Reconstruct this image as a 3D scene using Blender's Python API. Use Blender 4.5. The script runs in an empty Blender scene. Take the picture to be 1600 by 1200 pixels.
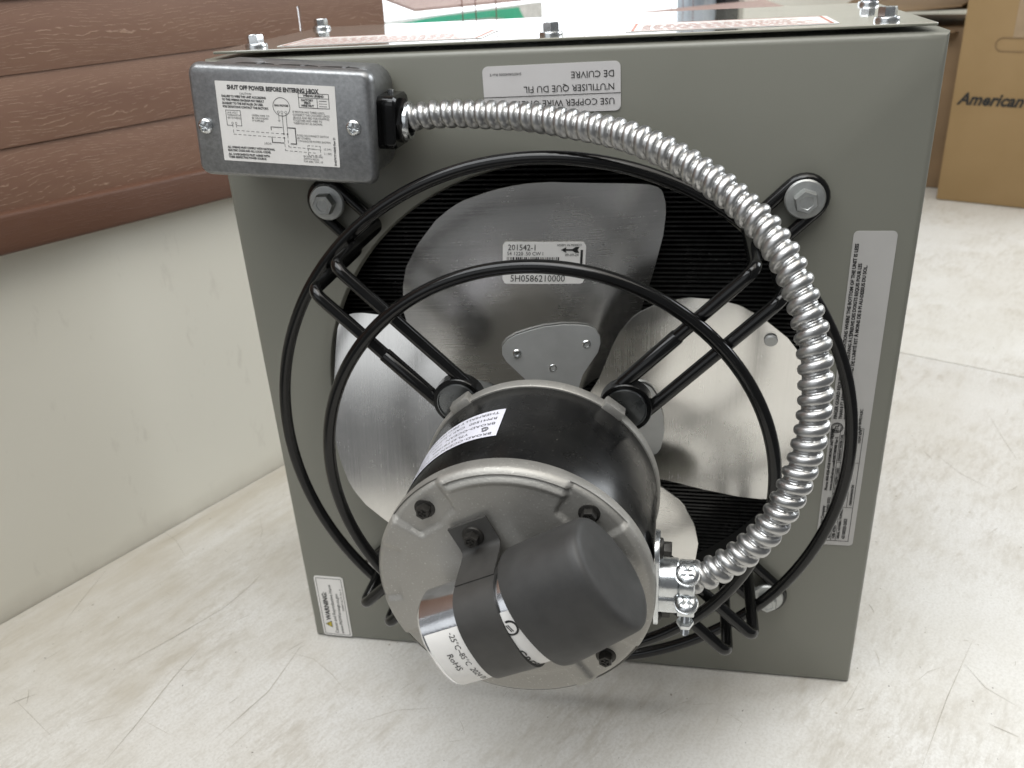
import bpy, bmesh, math, random
from mathutils import Vector, Matrix
random.seed(7)
sc = bpy.context.scene
COL = sc.collection
R = math.radians

# ------------------------------------------------------------------ camera
cam_d = bpy.data.cameras.new('camera'); cam = bpy.data.objects.new('camera', cam_d); COL.objects.link(cam)
cam_d.sensor_fit = 'HORIZONTAL'; cam_d.sensor_width = 36.0; cam_d.lens = 36.0*1363.9/1600
cam_d.clip_start = 0.01; cam_d.clip_end = 200
cr = Vector((0.98278075, 0.17707008, -0.05280331)); cu = Vector((-0.03175719, 0.44338343, 0.89576929)); cw = Vector((-0.18202605, 0.87866793, -0.44137194))
m = Matrix((cr, cu, -cw)).transposed().to_4x4(); m.translation = (0.08205355, -0.56427029, 0.54591433)
cam.matrix_world = m
cam_d.dof.use_dof = True; cam_d.dof.focus_distance = 0.50; cam_d.dof.aperture_fstop = 14.0
sc.camera = cam

# ------------------------------------------------------------------ world, lamps, exposure
wd = bpy.data.worlds.new('World'); sc.world = wd; wd.use_nodes = True
wd.node_tree.nodes['Background'].inputs[0].default_value = (0.95, 0.97, 1.0, 1)
wd.node_tree.nodes['Background'].inputs[1].default_value = 0.15
def area(name, loc, target, sx, sy, power, col):
    l = bpy.data.lights.new(name, 'AREA'); l.shape = 'RECTANGLE'; l.size = sx; l.size_y = sy; l.energy = power; l.color = col
    o = bpy.data.objects.new(name, l); COL.objects.link(o); o.location = loc
    o.rotation_euler = (Vector(target)-Vector(loc)).to_track_quat('-Z', 'Y').to_euler()
    return o
area('ceiling_lamp', (0.5, -0.5, 2.4), (0.2, -0.1, 0), 2.0, 1.6, 28, (1, 0.95, 0.87))
area('ceiling_lamp', (-0.6, -0.9, 2.3), (-0.3, -0.1, 0.1), 2.2, 1.6, 54, (0.95, 0.98, 1))
area('daylight_window', (-0.95, -1.85, 0.98), (-0.15, 0.0, 0.30), 1.7, 1.15, 4.8, (0.94, 0.97, 1))
area('daylight_window', (1.95, 1.15, 1.5), (0.3, 0.5, 0.1), 1.3, 1.3, 38, (0.93, 0.97, 1))
sc.view_settings.view_transform = 'Standard'; sc.view_settings.look = 'None'; sc.view_settings.gamma = 1
sc.view_settings.use_curve_mapping = False; sc.view_settings.exposure = 0.08
sc.render.engine = 'CYCLES'

# ------------------------------------------------------------------ material helpers
class NT:
    def __init__(s, name):
        s.m = bpy.data.materials.new(name); s.m.use_nodes = True; s.t = s.m.node_tree; s.n = s.t.nodes
        s.b = s.n['Principled BSDF']; s.out = s.n['Material Output']; s.co = None
    def lk(s, a, b): s.t.links.new(a, b)
    def coord(s, scale=(1, 1, 1), rot=(0, 0, 0), loc=(0, 0, 0), which='Object'):
        tc = s.n.new('ShaderNodeTexCoord'); mp = s.n.new('ShaderNodeMapping')
        mp.inputs['Scale'].default_value = scale; mp.inputs['Rotation'].default_value = rot; mp.inputs['Location'].default_value = loc
        s.lk(tc.outputs[which], mp.inputs['Vector']); return mp.outputs[0]
    def noise(s, vec, sc_, det=4, rough=.55, dist=0):
        n = s.n.new('ShaderNodeTexNoise'); n.inputs['Scale'].default_value = sc_; n.inputs['Detail'].default_value = det
        n.inputs['Roughness'].default_value = rough; n.inputs['Distortion'].default_value = dist; s.lk(vec, n.inputs['Vector']); return n.outputs['Fac']
    def ramp(s, fac, stops):
        r = s.n.new('ShaderNodeValToRGB'); e = r.color_ramp.elements
        while len(e) < len(stops): e.new(.5)
        for k, (p, c) in enumerate(stops):
            e[k].position = p; e[k].color = (c, c, c, 1) if not isinstance(c, tuple) else (*c, 1)
        s.lk(fac, r.inputs[0]); return r.outputs[0]
    def mix(s, fac, a, b, mode='MIX'):
        n = s.n.new('ShaderNodeMix'); n.data_type = 'RGBA'; n.blend_type = mode
        for sock, v in ((n.inputs[0], fac), (n.inputs[6], a), (n.inputs[7], b)):
            if isinstance(v, (int, float)): sock.default_value = v
            elif isinstance(v, tuple): sock.default_value = (*v, 1)
            else: s.lk(v, sock)
        return n.outputs[2]
    def math(s, op, a, b=0):
        n = s.n.new('ShaderNodeMath'); n.operation = op
        for sock, v in ((n.inputs[0], a), (n.inputs[1], b)):
            if isinstance(v, (int, float)): sock.default_value = v
            else: s.lk(v, sock)
        return n.outputs[0]
    def set(s, **k):
        names = dict(col='Base Color', met='Metallic', rough='Roughness', coat='Coat Weight', cr='Coat Roughness', spec='Specular IOR Level', aniso='Anisotropic', trans='Transmission Weight', ior='IOR', em='Emission Color', es='Emission Strength')
        for a, v in k.items():
            sock = s.b.inputs[names[a]]
            if isinstance(v, tuple): sock.default_value = (*v, 1)
            elif isinstance(v, (int, float)): sock.default_value = v
            else: s.lk(v, sock)
        return s
    def bump(s, h, strength=.2, dist=.001):
        b = s.n.new('ShaderNodeBump'); b.inputs['Strength'].default_value = strength; b.inputs['Distance'].default_value = dist
        s.lk(h, b.inputs['Height']); s.lk(b.outputs[0], s.b.inputs['Normal']); return s
M = {}
def plain(name, col, rough=.5, met=0, var=.12, scale=60, bump=0, coat=0, dist=.0006):
    t = NT(name); v = t.coord(); n = t.noise(v, scale)
    lo = tuple(c*(1-var) for c in col); hi = tuple(min(1, c*(1+var)) for c in col)
    t.set(col=t.ramp(n, [(.3, lo), (.7, hi)]), met=met, coat=coat)
    r = t.ramp(t.noise(v, scale*.4), [(.25, max(0.02, rough*.8)), (.75, min(1, rough*1.25))]); t.set(rough=r)
    if bump: t.bump(t.noise(v, scale*6, 3), bump, dist)
    M[name] = t.m; return t

# olive grey powder paint, faint dust and orange peel
t = NT('panel_paint'); v = t.coord()
big = t.noise(v, 5, 5); dust = t.ramp(t.noise(v, 900, 1), [(.78, 0.0), (.80, 1.0)])
c = t.mix(t.ramp(big, [(.35, 0.0), (.7, 1.0)]), (.172, .172, .145), (.186, .185, .157))
c = t.mix(t.math('MULTIPLY', dust, .25), c, (.4, .39, .35))
t.set(col=c, rough=t.ramp(t.noise(v, 14, 8, .7), [(.3, .26), (.7, .46)]), spec=.5); t.bump(t.noise(v, 420, 2), .06, .0006); M['panel_paint'] = t.m
t = NT('top_paint'); v = t.coord()
t.set(col=(.19, .19, .152), rough=t.ramp(t.noise(v, 25, 6, .7), [(.35, .07), (.65, .17)]), coat=1.0, cr=.05); t.bump(t.noise(v, 30, 5), .12, .002); M['top_paint'] = t.m
plain('black_gloss', (.004, .004, .004), .16, var=.3, scale=90, bump=.03).set(spec=.38)
t = NT('motor_black'); v = t.coord()
sp = t.ramp(t.noise(v, 1100, 1), [(.74, 0.0), (.77, 1.0)]); sm = t.ramp(t.noise(v, 26, 6, .7), [(.5, 0.0), (.8, 1.0)])
t.set(col=t.mix(t.math('MULTIPLY', sp, .5), t.mix(sm, (.005, .005, .005), (.010, .0095, .009)), (.25, .24, .22)), spec=.4, rough=t.ramp(t.noise(v, 40, 5), [(.3, .2), (.75, .36)])); M['motor_black'] = t.m
t = NT('cast_aluminium'); v = t.coord()
n1 = t.noise(v, 30, 8, .65); n2 = t.noise(v, 700, 2)
c = t.mix(n1, (.27, .262, .242), (.42, .407, .38)); c = t.mix(t.ramp(n2, [(.62, 0.0), (.75, .55)]), c, (.62, .6, .56))
t.set(col=c, met=.7, rough=t.ramp(n1, [(.3, .45), (.7, .6)])); t.bump(n2, .35, .0005); M['cast_aluminium'] = t.m
t = NT('galvanised'); v = t.coord()
g = t.mix(t.ramp(t.noise(v, 24, 7, .7), [(.35, 0.0), (.7, 1.0)]), (.27, .275, .28), (.38, .385, .39)); g = t.mix(t.ramp(t.noise(v, 420, 4, .7), [(.35, 0.0), (.7, .6)]), g, (.17, .175, .18))
t.set(col=g, met=.85, rough=t.ramp(t.noise(v, 160, 6, .7), [(.3, .33), (.7, .5)])); t.bump(t.noise(v, 500, 3), .15, .0005); M['galvanised'] = t.m
t = NT('blade_aluminium'); v = t.coord(); sm = t.noise(v, 9, 5, .6)
br = t.noise(t.coord(scale=(10, 10, 1500)), 1.0, 4, .6); smu = t.noise(t.coord(loc=(5, 2, 1)), 26, 8, .72)
c = t.mix(t.ramp(sm, [(.25, 0.0), (.8, 1.0)]), (.74, .73, .705), (.82, .81, .785))
c = t.mix(t.ramp(br, [(.3, .30), (.6, 0.0)]), c, (.58, .57, .55))
rg = t.math('ADD', t.ramp(smu, [(.3, .20), (.75, .30)]), t.math('MULTIPLY', t.math('SUBTRACT', br, .5), .10))
t.set(col=c, met=1, rough=rg); M['blade_aluminium'] = t.m
plain('arm_plate', (.42, .425, .42), .42, met=.55, var=.05, scale=90)
plain('conduit_metal', (.46, .46, .455), .36, met=1, var=.10, scale=160)
plain('zinc', (.62, .64, .65), .26, met=1, var=.08, scale=300)
plain('bolt_steel', (.42, .43, .42), .42, met=.8, var=.1, scale=300)
plain('lug_steel', (.22, .23, .235), .28, met=1, var=.1, scale=200)
plain('screw_dark', (.035, .033, .03), .42, met=.6, var=.3, scale=500)
plain('can_aluminium', (.72, .73, .75), .16, met=1, var=.06, scale=120, bump=.05)
plain('rubber_boot', (.034, .0335, .0325), .55, var=.16, scale=90, bump=.06)
plain('strap_grey', (.040, .0385, .036), .5, var=.12, scale=120, bump=.05)
plain('label_paper', (.74, .725, .70), .38, var=.03, scale=70)
plain('label_grey', (.56, .545, .54), .34, var=.03, scale=40)
plain('label_silver', (.40, .39, .375), .34, var=.03, scale=40)
plain('label_violet', (.66, .66, .74), .3, var=.03, scale=60)
plain('ink', (.012, .012, .012), .5, var=.1)
plain('ink_soft', (.06, .06, .06), .5, var=.1)
plain('ink_red', (.52, .22, .17), .5, var=.1)
plain('ink_yellow', (.62, .50, .05), .5, var=.05)
plain('fin_black', (.030, .030, .029), .24, var=.3, scale=120)
plain('interior_black', (.012, .012, .011), .6)
plain('brass', (.55, .38, .14), .3, met=1)
# faux wood slats with embossed grain along the slat
def wood(name, c0, c1, c2, amt=.58):
    t = NT(name)
    rnd = t.n.new('ShaderNodeObjectInfo'); off = t.n.new('ShaderNodeVectorMath'); off.operation = 'ADD'
    k3 = t.n.new('ShaderNodeCombineXYZ'); t.lk(t.math('MULTIPLY', rnd.outputs['Random'], 37.0), k3.inputs[0]); t.lk(t.math('MULTIPLY', rnd.outputs['Random'], 11.0), k3.inputs[1])
    tc = t.coord(); t.lk(tc, off.inputs[0]); t.lk(k3.outputs[0], off.inputs[1])
    def sv(scale):
        mp = t.n.new('ShaderNodeMapping'); mp.inputs['Scale'].default_value = scale; t.lk(off.outputs[0], mp.inputs['Vector']); return mp.outputs[0]
    sep = t.n.new('ShaderNodeSeparateXYZ'); t.lk(tc, sep.inputs[0])
    f = t.math('MULTIPLY', sep.outputs['Z'], 400.0)
    f = t.math('ADD', f, t.math('MULTIPLY', t.noise(sv((4.5, 1, 20)), 1.0, 2, .4), 22.0))
    f = t.math('ADD', f, t.math('MULTIPLY', t.noise(sv((90, 1, 160)), 1.0, 2, .5), 1.3))
    tri = t.math('ABSOLUTE', t.math('SUBTRACT', t.math('FRACT', f), .5))
    line = t.ramp(tri, [(0, 1.0), (.03, .9), (.11, 0.0)])
    brk = t.ramp(t.noise(sv((70, 1, 330)), 1.0, 2, .6), [(.47, 0.0), (.55, 1.0)])
    line = t.math('MULTIPLY', line, brk)
    base = t.mix(t.ramp(t.noise(sv((3.5, 3, 30)), 1.3, 4), [(.3, 0.0), (.7, 1.0)]), c0, c1)
    t.set(col=t.mix(t.math('MULTIPLY', line, amt), base, c2), rough=.5, spec=.35); t.bump(line, .4, .0005); M[name] = t.m
wood('wood_slat', (.165, .090, .062), (.205, .118, .080), (.38, .26, .185))
wood('wood_rail', (.098, .046, .029), (.115, .056, .035), (.155, .078, .050), .25)
wood('wood_backlit', (.40, .29, .255), (.46, .34, .31), (.26, .17, .15))  # brown slat wood, backlight and window haze put into its lighter colour
# cream wall with scuffs
t = NT('cream_wall'); v = t.coord(); n1 = t.noise(v, 3, 5)
sc1 = t.ramp(t.noise(t.coord(scale=(14, 14, 5), rot=(0, .6, .3)), 3.2, 7, .65), [(.60, 0.0), (.76, .5)])
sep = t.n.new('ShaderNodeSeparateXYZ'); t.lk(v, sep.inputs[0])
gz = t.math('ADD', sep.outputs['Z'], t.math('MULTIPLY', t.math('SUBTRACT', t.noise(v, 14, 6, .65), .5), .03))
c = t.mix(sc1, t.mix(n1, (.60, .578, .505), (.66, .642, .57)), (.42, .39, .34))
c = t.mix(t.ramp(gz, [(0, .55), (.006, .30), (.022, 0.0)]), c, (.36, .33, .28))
c = t.mix(t.ramp(t.noise(t.coord(scale=(40, 40, 14), rot=(0, -.5, 0)), 1.5, 4, .6), [(.72, 0.0), (.76, .5)]), c, (.40, .37, .33))
t.set(col=c, rough=.48); t.bump(t.noise(v, 240, 3), .06, .001); M['cream_wall'] = t.m
# worn laminate bench: grime clouds, speckles and long scratches
t = NT('bench_laminate'); v = t.coord()
c = t.mix(t.ramp(t.noise(v, 2.6, 10, .62), [(.36, 0.0), (.64, 1.0)]), (.585, .562, .512), (.685, .676, .655))
patch = t.ramp(t.noise(t.coord(loc=(3, 7, 0)), 6.5, 6, .65), [(.40, 0.0), (.58, 1.0)])
c = t.mix(t.math('MULTIPLY', patch, t.ramp(t.noise(t.coord(loc=(1, 4, 0)), 15, 8, .72), [(.40, 0.0), (.70, .60)])), c, (.47, .43, .36))
for k, (rz, sx, sy, a0, a1, amt) in enumerate([(.62, 22, 85, .51, .72, .66), (-.55, 18, 70, .52, .73, .64), (1.35, 40, 150, .52, .71, .66), (2.2, 70, 170, .53, .71, .60)]):
    n = t.noise(t.coord(scale=(sx, sy, 1), rot=(0, 0, rz), loc=(k*3.3, k*5.1, 0)), 1.0, 6, .72)
    g = t.math('MULTIPLY', t.ramp(n, [(a0, 0.0), (a1, amt)]), t.math('ADD', t.math('MULTIPLY', patch, .85), .15))
    c = t.mix(g, c, (.40, .362, .300))
n = t.noise(t.coord(scale=(26, 300, 1), rot=(0, 0, .8), loc=(9, 2, 0)), 1.0, 5, .7)
c = t.mix(t.ramp(n, [(.60, 0.0), (.74, .5)]), c, (.80, .795, .78))
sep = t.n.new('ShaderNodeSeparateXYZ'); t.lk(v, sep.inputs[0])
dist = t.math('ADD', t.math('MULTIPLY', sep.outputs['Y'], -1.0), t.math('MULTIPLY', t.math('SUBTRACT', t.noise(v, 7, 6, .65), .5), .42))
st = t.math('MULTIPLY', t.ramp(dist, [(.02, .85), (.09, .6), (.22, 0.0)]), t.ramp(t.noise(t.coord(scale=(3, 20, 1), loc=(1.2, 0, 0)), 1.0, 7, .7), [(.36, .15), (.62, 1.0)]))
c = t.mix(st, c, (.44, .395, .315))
c = t.mix(t.ramp(t.noise(v, 420, 3, .7), [(.38, .45), (.56, 0.0)]), c, (.48, .455, .41))
c = t.mix(t.ramp(t.noise(v, 210, 2), [(.735, 0.0), (.76, .85)]), c, (.17, .15, .13))
t.set(col=c, rough=t.ramp(t.noise(v, 18, 7, .7), [(.3, .30), (.75, .48)]), spec=.42); t.bump(t.noise(v, 300, 4, .6), .05, .0004); M['bench_laminate'] = t.m
t = NT('cardboard'); v = t.coord()
fl = t.noise(t.coord(scale=(2, 2, 220)), 1, 2); sm = t.noise(v, 7, 5)
t.set(col=t.mix(t.ramp(sm, [(.3, 0.0), (.7, 1.0)]), (.27, .175, .075), (.31, .205, .095)), rough=.72); t.bump(fl, .10, .001); M['cardboard'] = t.m
plain('cardboard_dark', (.20, .13, .07), .75, var=.12, scale=9)
plain('scratch_dirt', (.35, .32, .27), .6, var=.35, scale=40)
plain('tape', (.34, .25, .16), .25, var=.1, scale=30)
plain('frame_alu', (.42, .46, .50), .4, met=.3)
plain('frame_dark', (.02, .02, .022), .5)
plain('cord_brown', (.16, .07, .05), .7)
plain('sign_white', (.9, .9, .9), .5)
plain('sign_green', (.03, .55, .34), .5, var=.05)
t = NT('sky_light'); t.n.remove(t.b); e = t.n.new('ShaderNodeEmission'); e.inputs[0].default_value = (.93, .97, 1, 1); e.inputs[1].default_value = 2.2
t.lk(e.outputs[0], t.out.inputs[0]); M['sky_light'] = t.m
t = NT('pane_glass'); t.n.remove(t.b); g = t.n.new('ShaderNodeBsdfGlossy'); g.inputs['Roughness'].default_value = .02; tr = t.n.new('ShaderNodeBsdfTransparent'); mx = t.n.new('ShaderNodeMixShader'); mx.inputs[0].default_value = .08
t.lk(tr.outputs[0], mx.inputs[1]); t.lk(g.outputs[0], mx.inputs[2]); t.lk(mx.outputs[0], t.out.inputs[0]); M['pane_glass'] = t.m

# ------------------------------------------------------------------ mesh helpers
def finish(bm, name, smooth=35, norm=True):
    if norm: bmesh.ops.recalc_face_normals(bm, faces=bm.faces)
    me = bpy.data.meshes.new(name); bm.to_mesh(me); bm.free()
    if smooth:
        me.shade_smooth(); me.set_sharp_from_angle(angle=R(smooth))
    return me
def obj(name, me, mat, parent=None, mw=None):
    if isinstance(me, bmesh.types.BMesh): me = finish(me, name)
    if mat and not me.materials: me.materials.append(M[mat])
    o = bpy.data.objects.new(name, me); COL.objects.link(o)
    mw = mw or Matrix.Identity(4)
    if parent is not None:
        o.parent = parent; o.matrix_parent_inverse = PW[parent.name].inverted()
    o.matrix_basis = mw; PW[o.name] = mw
    return o
PW = {}
def empty(name, loc, label, cat, group=None):
    o = bpy.data.objects.new(name, None); COL.objects.link(o); o.location = loc; o.empty_display_size = .05
    PW[o.name] = Matrix.Translation(loc); tag(o, label, cat, group); return o
def tag(o, label=None, cat=None, group=None, kind=None):
    if label: o['label'] = label
    if cat: o['category'] = cat
    if group: o['group'] = group
    if kind: o['kind'] = kind
    return o
def frame(o, x, y, z=None):
    x = Vector(x).normalized(); y = Vector(y).normalized(); z = Vector(z).normalized() if z else x.cross(y)
    mm = Matrix((x, y, z)).transposed().to_4x4(); mm.translation = o; return mm
def lathe(prof, seg=32, cap0=True, cap1=True):
    bm = bmesh.new(); rings = []
    for r, z in prof:
        if r < 1e-6: rings.append([bm.verts.new((0, 0, z))])
        else: rings.append([bm.verts.new((r*math.cos(a*2*math.pi/seg), r*math.sin(a*2*math.pi/seg), z)) for a in range(seg)])
    for A, B in zip(rings, rings[1:]):
        for k in range(seg):
            k2 = (k+1) % seg
            if len(A) == 1 and len(B) == 1: continue
            if len(A) == 1: bm.faces.new((A[0], B[k2], B[k]))
            elif len(B) == 1: bm.faces.new((A[k], A[k2], B[0]))
            else: bm.faces.new((A[k], A[k2], B[k2], B[k]))
    if cap0 and len(rings[0]) > 1: bm.faces.new(list(reversed(rings[0])))
    if cap1 and len(rings[-1]) > 1: bm.faces.new(rings[-1])
    return bm
def tube(pts, rad, seg=14, closed=False, bm=None):
    bm = bm or bmesh.new(); pts = [Vector(p) for p in pts]; n = len(pts); rings = []
    def tan(i):
        if closed: return (pts[(i+1) % n]-pts[i-1]).normalized()
        return (pts[min(i+1, n-1)]-pts[max(i-1, 0)]).normalized()
    t0 = tan(0); a = Vector((0, 0, 1)) if abs(t0.z) < .9 else Vector((1, 0, 0)); nx = t0.cross(a).normalized()
    for i in range(n):
        tt = tan(i); nx = (nx-tt*nx.dot(tt)).normalized(); ny = tt.cross(nx)
        r = rad(i/(n-1)) if callable(rad) else rad
        rings.append([bm.verts.new(pts[i]+(nx*math.cos(k*2*math.pi/seg)+ny*math.sin(k*2*math.pi/seg))*r) for k in range(seg)])
    rr = list(zip(rings, rings[1:]))
    for A, B in rr:
        for k in range(seg): bm.faces.new((A[k], A[(k+1) % seg], B[(k+1) % seg], B[k]))
    if closed:
        A, B = rings[-1], rings[0]; best = min(range(seg), key=lambda s: (A[0].co-B[s].co).length)
        for k in range(seg): bm.faces.new((A[k], A[(k+1) % seg], B[(k+1+best) % seg], B[(k+best) % seg]))
    else:
        bm.faces.new(list(reversed(rings[0]))); bm.faces.new(rings[-1])
    return bm
def box(x0, x1, y0, y1, z0, z1, bev=0, seg=2, bm=None):
    bm2 = bmesh.new(); bmesh.ops.create_cube(bm2, size=1)
    for v_ in bm2.verts: v_.co = Vector(((x0+x1)/2+v_.co.x*(x1-x0), (y0+y1)/2+v_.co.y*(y1-y0), (z0+z1)/2+v_.co.z*(z1-z0)))
    if bev: bmesh.ops.bevel(bm2, geom=bm2.edges[:], offset=bev, segments=seg, profile=.5, affect='EDGES')
    if bm is None: return bm2
    merge(bm, bm2); return bm
def merge(bm, bm2, mat=None):
    me = bpy.data.meshes.new('tmp'); bm2.to_mesh(me); bm2.free()
    if mat is not None: me.transform(mat)
    bm.from_mesh(me); bpy.data.meshes.remove(me)
def rrect(w, h, r, n=6, cx=0, cy=0):
    out = []
    for (sx, sy, a0) in ((1, 1, 0), (-1, 1, 90), (-1, -1, 180), (1, -1, 270)):
        for k in range(n+1):
            a = R(a0+90*k/n); out.append((cx+sx*(w/2-r)+r*math.cos(a), cy+sy*(h/2-r)+r*math.sin(a)))
    return out
def plate(outline, z0, z1, bev=0, seg=2):
    bm = bmesh.new(); vs = [bm.verts.new((x, y, z0)) for x, y in outline]; f = bm.faces.new(vs)
    ex = bmesh.ops.extrude_face_region(bm, geom=[f]); tv = [e for e in ex['geom'] if isinstance(e, bmesh.types.BMVert)]
    for v_ in tv: v_.co.z = z1
    if bev:
        ed = [e for e in bm.edges if all(abs(v_.co.z-z1) < 1e-9 for v_ in e.verts)]
        bmesh.ops.bevel(bm, geom=ed, offset=bev, segments=seg, profile=.5, affect='EDGES')
    return bm
def text_bm(bm, s, x, y, size, align='LEFT', rot=0, bold=0, shear=0, sx=1.0, off=0):
    cu_ = bpy.data.curves.new('tmp', 'FONT'); cu_.body = s; cu_.size = size; cu_.align_x = align; cu_.resolution_u = 2; cu_.shear = shear; cu_.offset = bold
    cu_.fill_mode = 'FRONT'
    o = bpy.data.objects.new('tmp', cu_); COL.objects.link(o)
    bpy.context.view_layer.update(); dg = bpy.context.evaluated_depsgraph_get()
    me = bpy.data.meshes.new_from_object(o.evaluated_get(dg)); COL.objects.unlink(o); bpy.data.objects.remove(o); bpy.data.curves.remove(cu_)
    me.transform(Matrix.Translation((x, y, off)) @ Matrix.Rotation(rot, 4, 'Z') @ Matrix.Diagonal((sx, 1, 1, 1)))
    bm.from_mesh(me); bpy.data.meshes.remove(me)
def rect_bm(bm, x0, x1, y0, y1, z=0):
    bm.faces.new([bm.verts.new(p) for p in ((x0, y0, z), (x1, y0, z), (x1, y1, z), (x0, y1, z))])
def line_bm(bm, pts, w, dash=None):
    for a, b in zip(pts, pts[1:]):
        a = Vector((*a, 0)); b = Vector((*b, 0)); d = b-a; L = d.length; d.normalize(); nrm = Vector((-d.y, d.x, 0))*w/2
        segs = [(0, L)]
        if dash:
            k = 0; segs = []
            while k < L: segs.append((k, min(L, k+dash*.55))); k += dash
        for p, q in segs:
            p0 = a+d*(p-w*.4); q0 = a+d*(q+w*.4)
            bm.faces.new([bm.verts.new(z) for z in (p0-nrm, q0-nrm, q0+nrm, p0+nrm)])
def circ_bm(bm, x, y, r, w, a0=0, a1=360, n=28):
    for k in range(n):
        a, b = R(a0+(a1-a0)*k/n), R(a0+(a1-a0)*(k+1)/n)
        bm.faces.new([bm.verts.new((x+q*math.cos(s_), y+q*math.sin(s_), 0)) for q, s_ in ((r-w/2, a), (r+w/2, a), (r+w/2, b), (r-w/2, b))])
def disc_bm(bm, x, y, r, n=10): bm.faces.new([bm.verts.new((x+r*math.cos(k*2*math.pi/n), y+r*math.sin(k*2*math.pi/n), 0)) for k in range(n)])
def warp(bm, fn):
    for v_ in bm.verts: v_.co = fn(v_.co)
    return bm
def inkmesh(bm, name): return finish(bm, name, smooth=0, norm=False)

# fasteners, axis +Z is outwards
def head_grid(fn, r, n=30, rings=12):
    bm = bmesh.new(); c0 = bm.verts.new((0, 0, fn(0, 0))); prev = None
    for j in range(1, rings+1):
        q = r*j/rings; ring = [bm.verts.new((q*math.cos(k*2*math.pi/n), q*math.sin(k*2*math.pi/n), fn(q*math.cos(k*2*math.pi/n), q*math.sin(k*2*math.pi/n)))) for k in range(n)]
        for k in range(n):
            if prev is None: bm.faces.new((c0, ring[k], ring[(k+1) % n]))
            else: bm.faces.new((prev[k], ring[k], ring[(k+1) % n], prev[(k+1) % n]))
        prev = ring
    low = [bm.verts.new((v_.co.x, v_.co.y, -.0005)) for v_ in prev]
    for k in range(n): bm.faces.new((prev[k], low[k], low[(k+1) % n], prev[(k+1) % n]))
    return bm
def hexbolt(fr, ft, hr, hh, cross=False):
    bm = lathe([(fr, 0), (fr, ft*.55), (fr*.93, ft), (hr*.95, ft*1.25), (0, ft*1.25)], 32)
    hx = bmesh.new(); prof = [(hr, ft*.8), (hr, hh*.86), (hr*.9, hh)]
    rings = [[hx.verts.new((q*math.cos(k*math.pi/3), q*math.sin(k*math.pi/3), z)) for k in range(6)] for q, z in prof]
    for A, B in zip(rings, rings[1:]):
        for k in range(6): hx.faces.new((A[k], A[(k+1) % 6], B[(k+1) % 6], B[k]))
    inner = [hx.verts.new((hr*.62*math.cos(k*math.pi/3), hr*.62*math.sin(k*math.pi/3), hh)) for k in range(6)]
    low = [hx.verts.new((hr*.55*math.cos(k*math.pi/3), hr*.55*math.sin(k*math.pi/3), hh-hr*(.16 if cross else .045))) for k in range(6)]
    for A, B in ((rings[-1], inner), (inner, low)):
        for k in range(6): hx.faces.new((A[k], A[(k+1) % 6], B[(k+1) % 6], B[k]))
    hx.faces.new(low); merge(bm, hx)
    if cross:
        for a in (0, 90):
            b2 = box(-hr*.5, hr*.5, -hr*.11, hr*.11, hh-hr*.2, hh-hr*.02); merge(bm, b2, Matrix.Rotation(R(a+45), 4, 'Z'))
    return bm
def panhead(r, h):
    def f(x, y):
        q = math.hypot(x, y)/r; z = h*math.sqrt(max(0, 1-q**2.6*.85))
        a, b = (x+y)*.7071, (x-y)*.7071
        if q < .72 and (abs(a) < r*.15 or abs(b) < r*.15): z -= h*.55*(1-q*.9)
        return z
    return head_grid(f, r, 48, 16)

# ------------------------------------------------------------------ room frame (window wall runs 27 degrees off the heater)
U = Vector((.45661566, .88966406, 0)); N = Vector((.88966406, -.45661566, 0)); W0 = Vector((-.541, -.0215, 0)); Z = Vector((0, 0, 1))
def at(s, off, z): return W0+U*s+N*off+Z*z
WALLF = lambda s, off, z: frame(at(s, off, z), U, N*-1, Z)      # x along wall, y into wall, z up

# bench: two laminate counters butted together
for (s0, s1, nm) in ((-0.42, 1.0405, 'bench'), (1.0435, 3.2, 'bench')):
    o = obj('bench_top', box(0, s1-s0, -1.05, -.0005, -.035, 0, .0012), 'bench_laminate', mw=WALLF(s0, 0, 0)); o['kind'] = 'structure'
    if s0 < 0: BENCH = o
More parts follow.
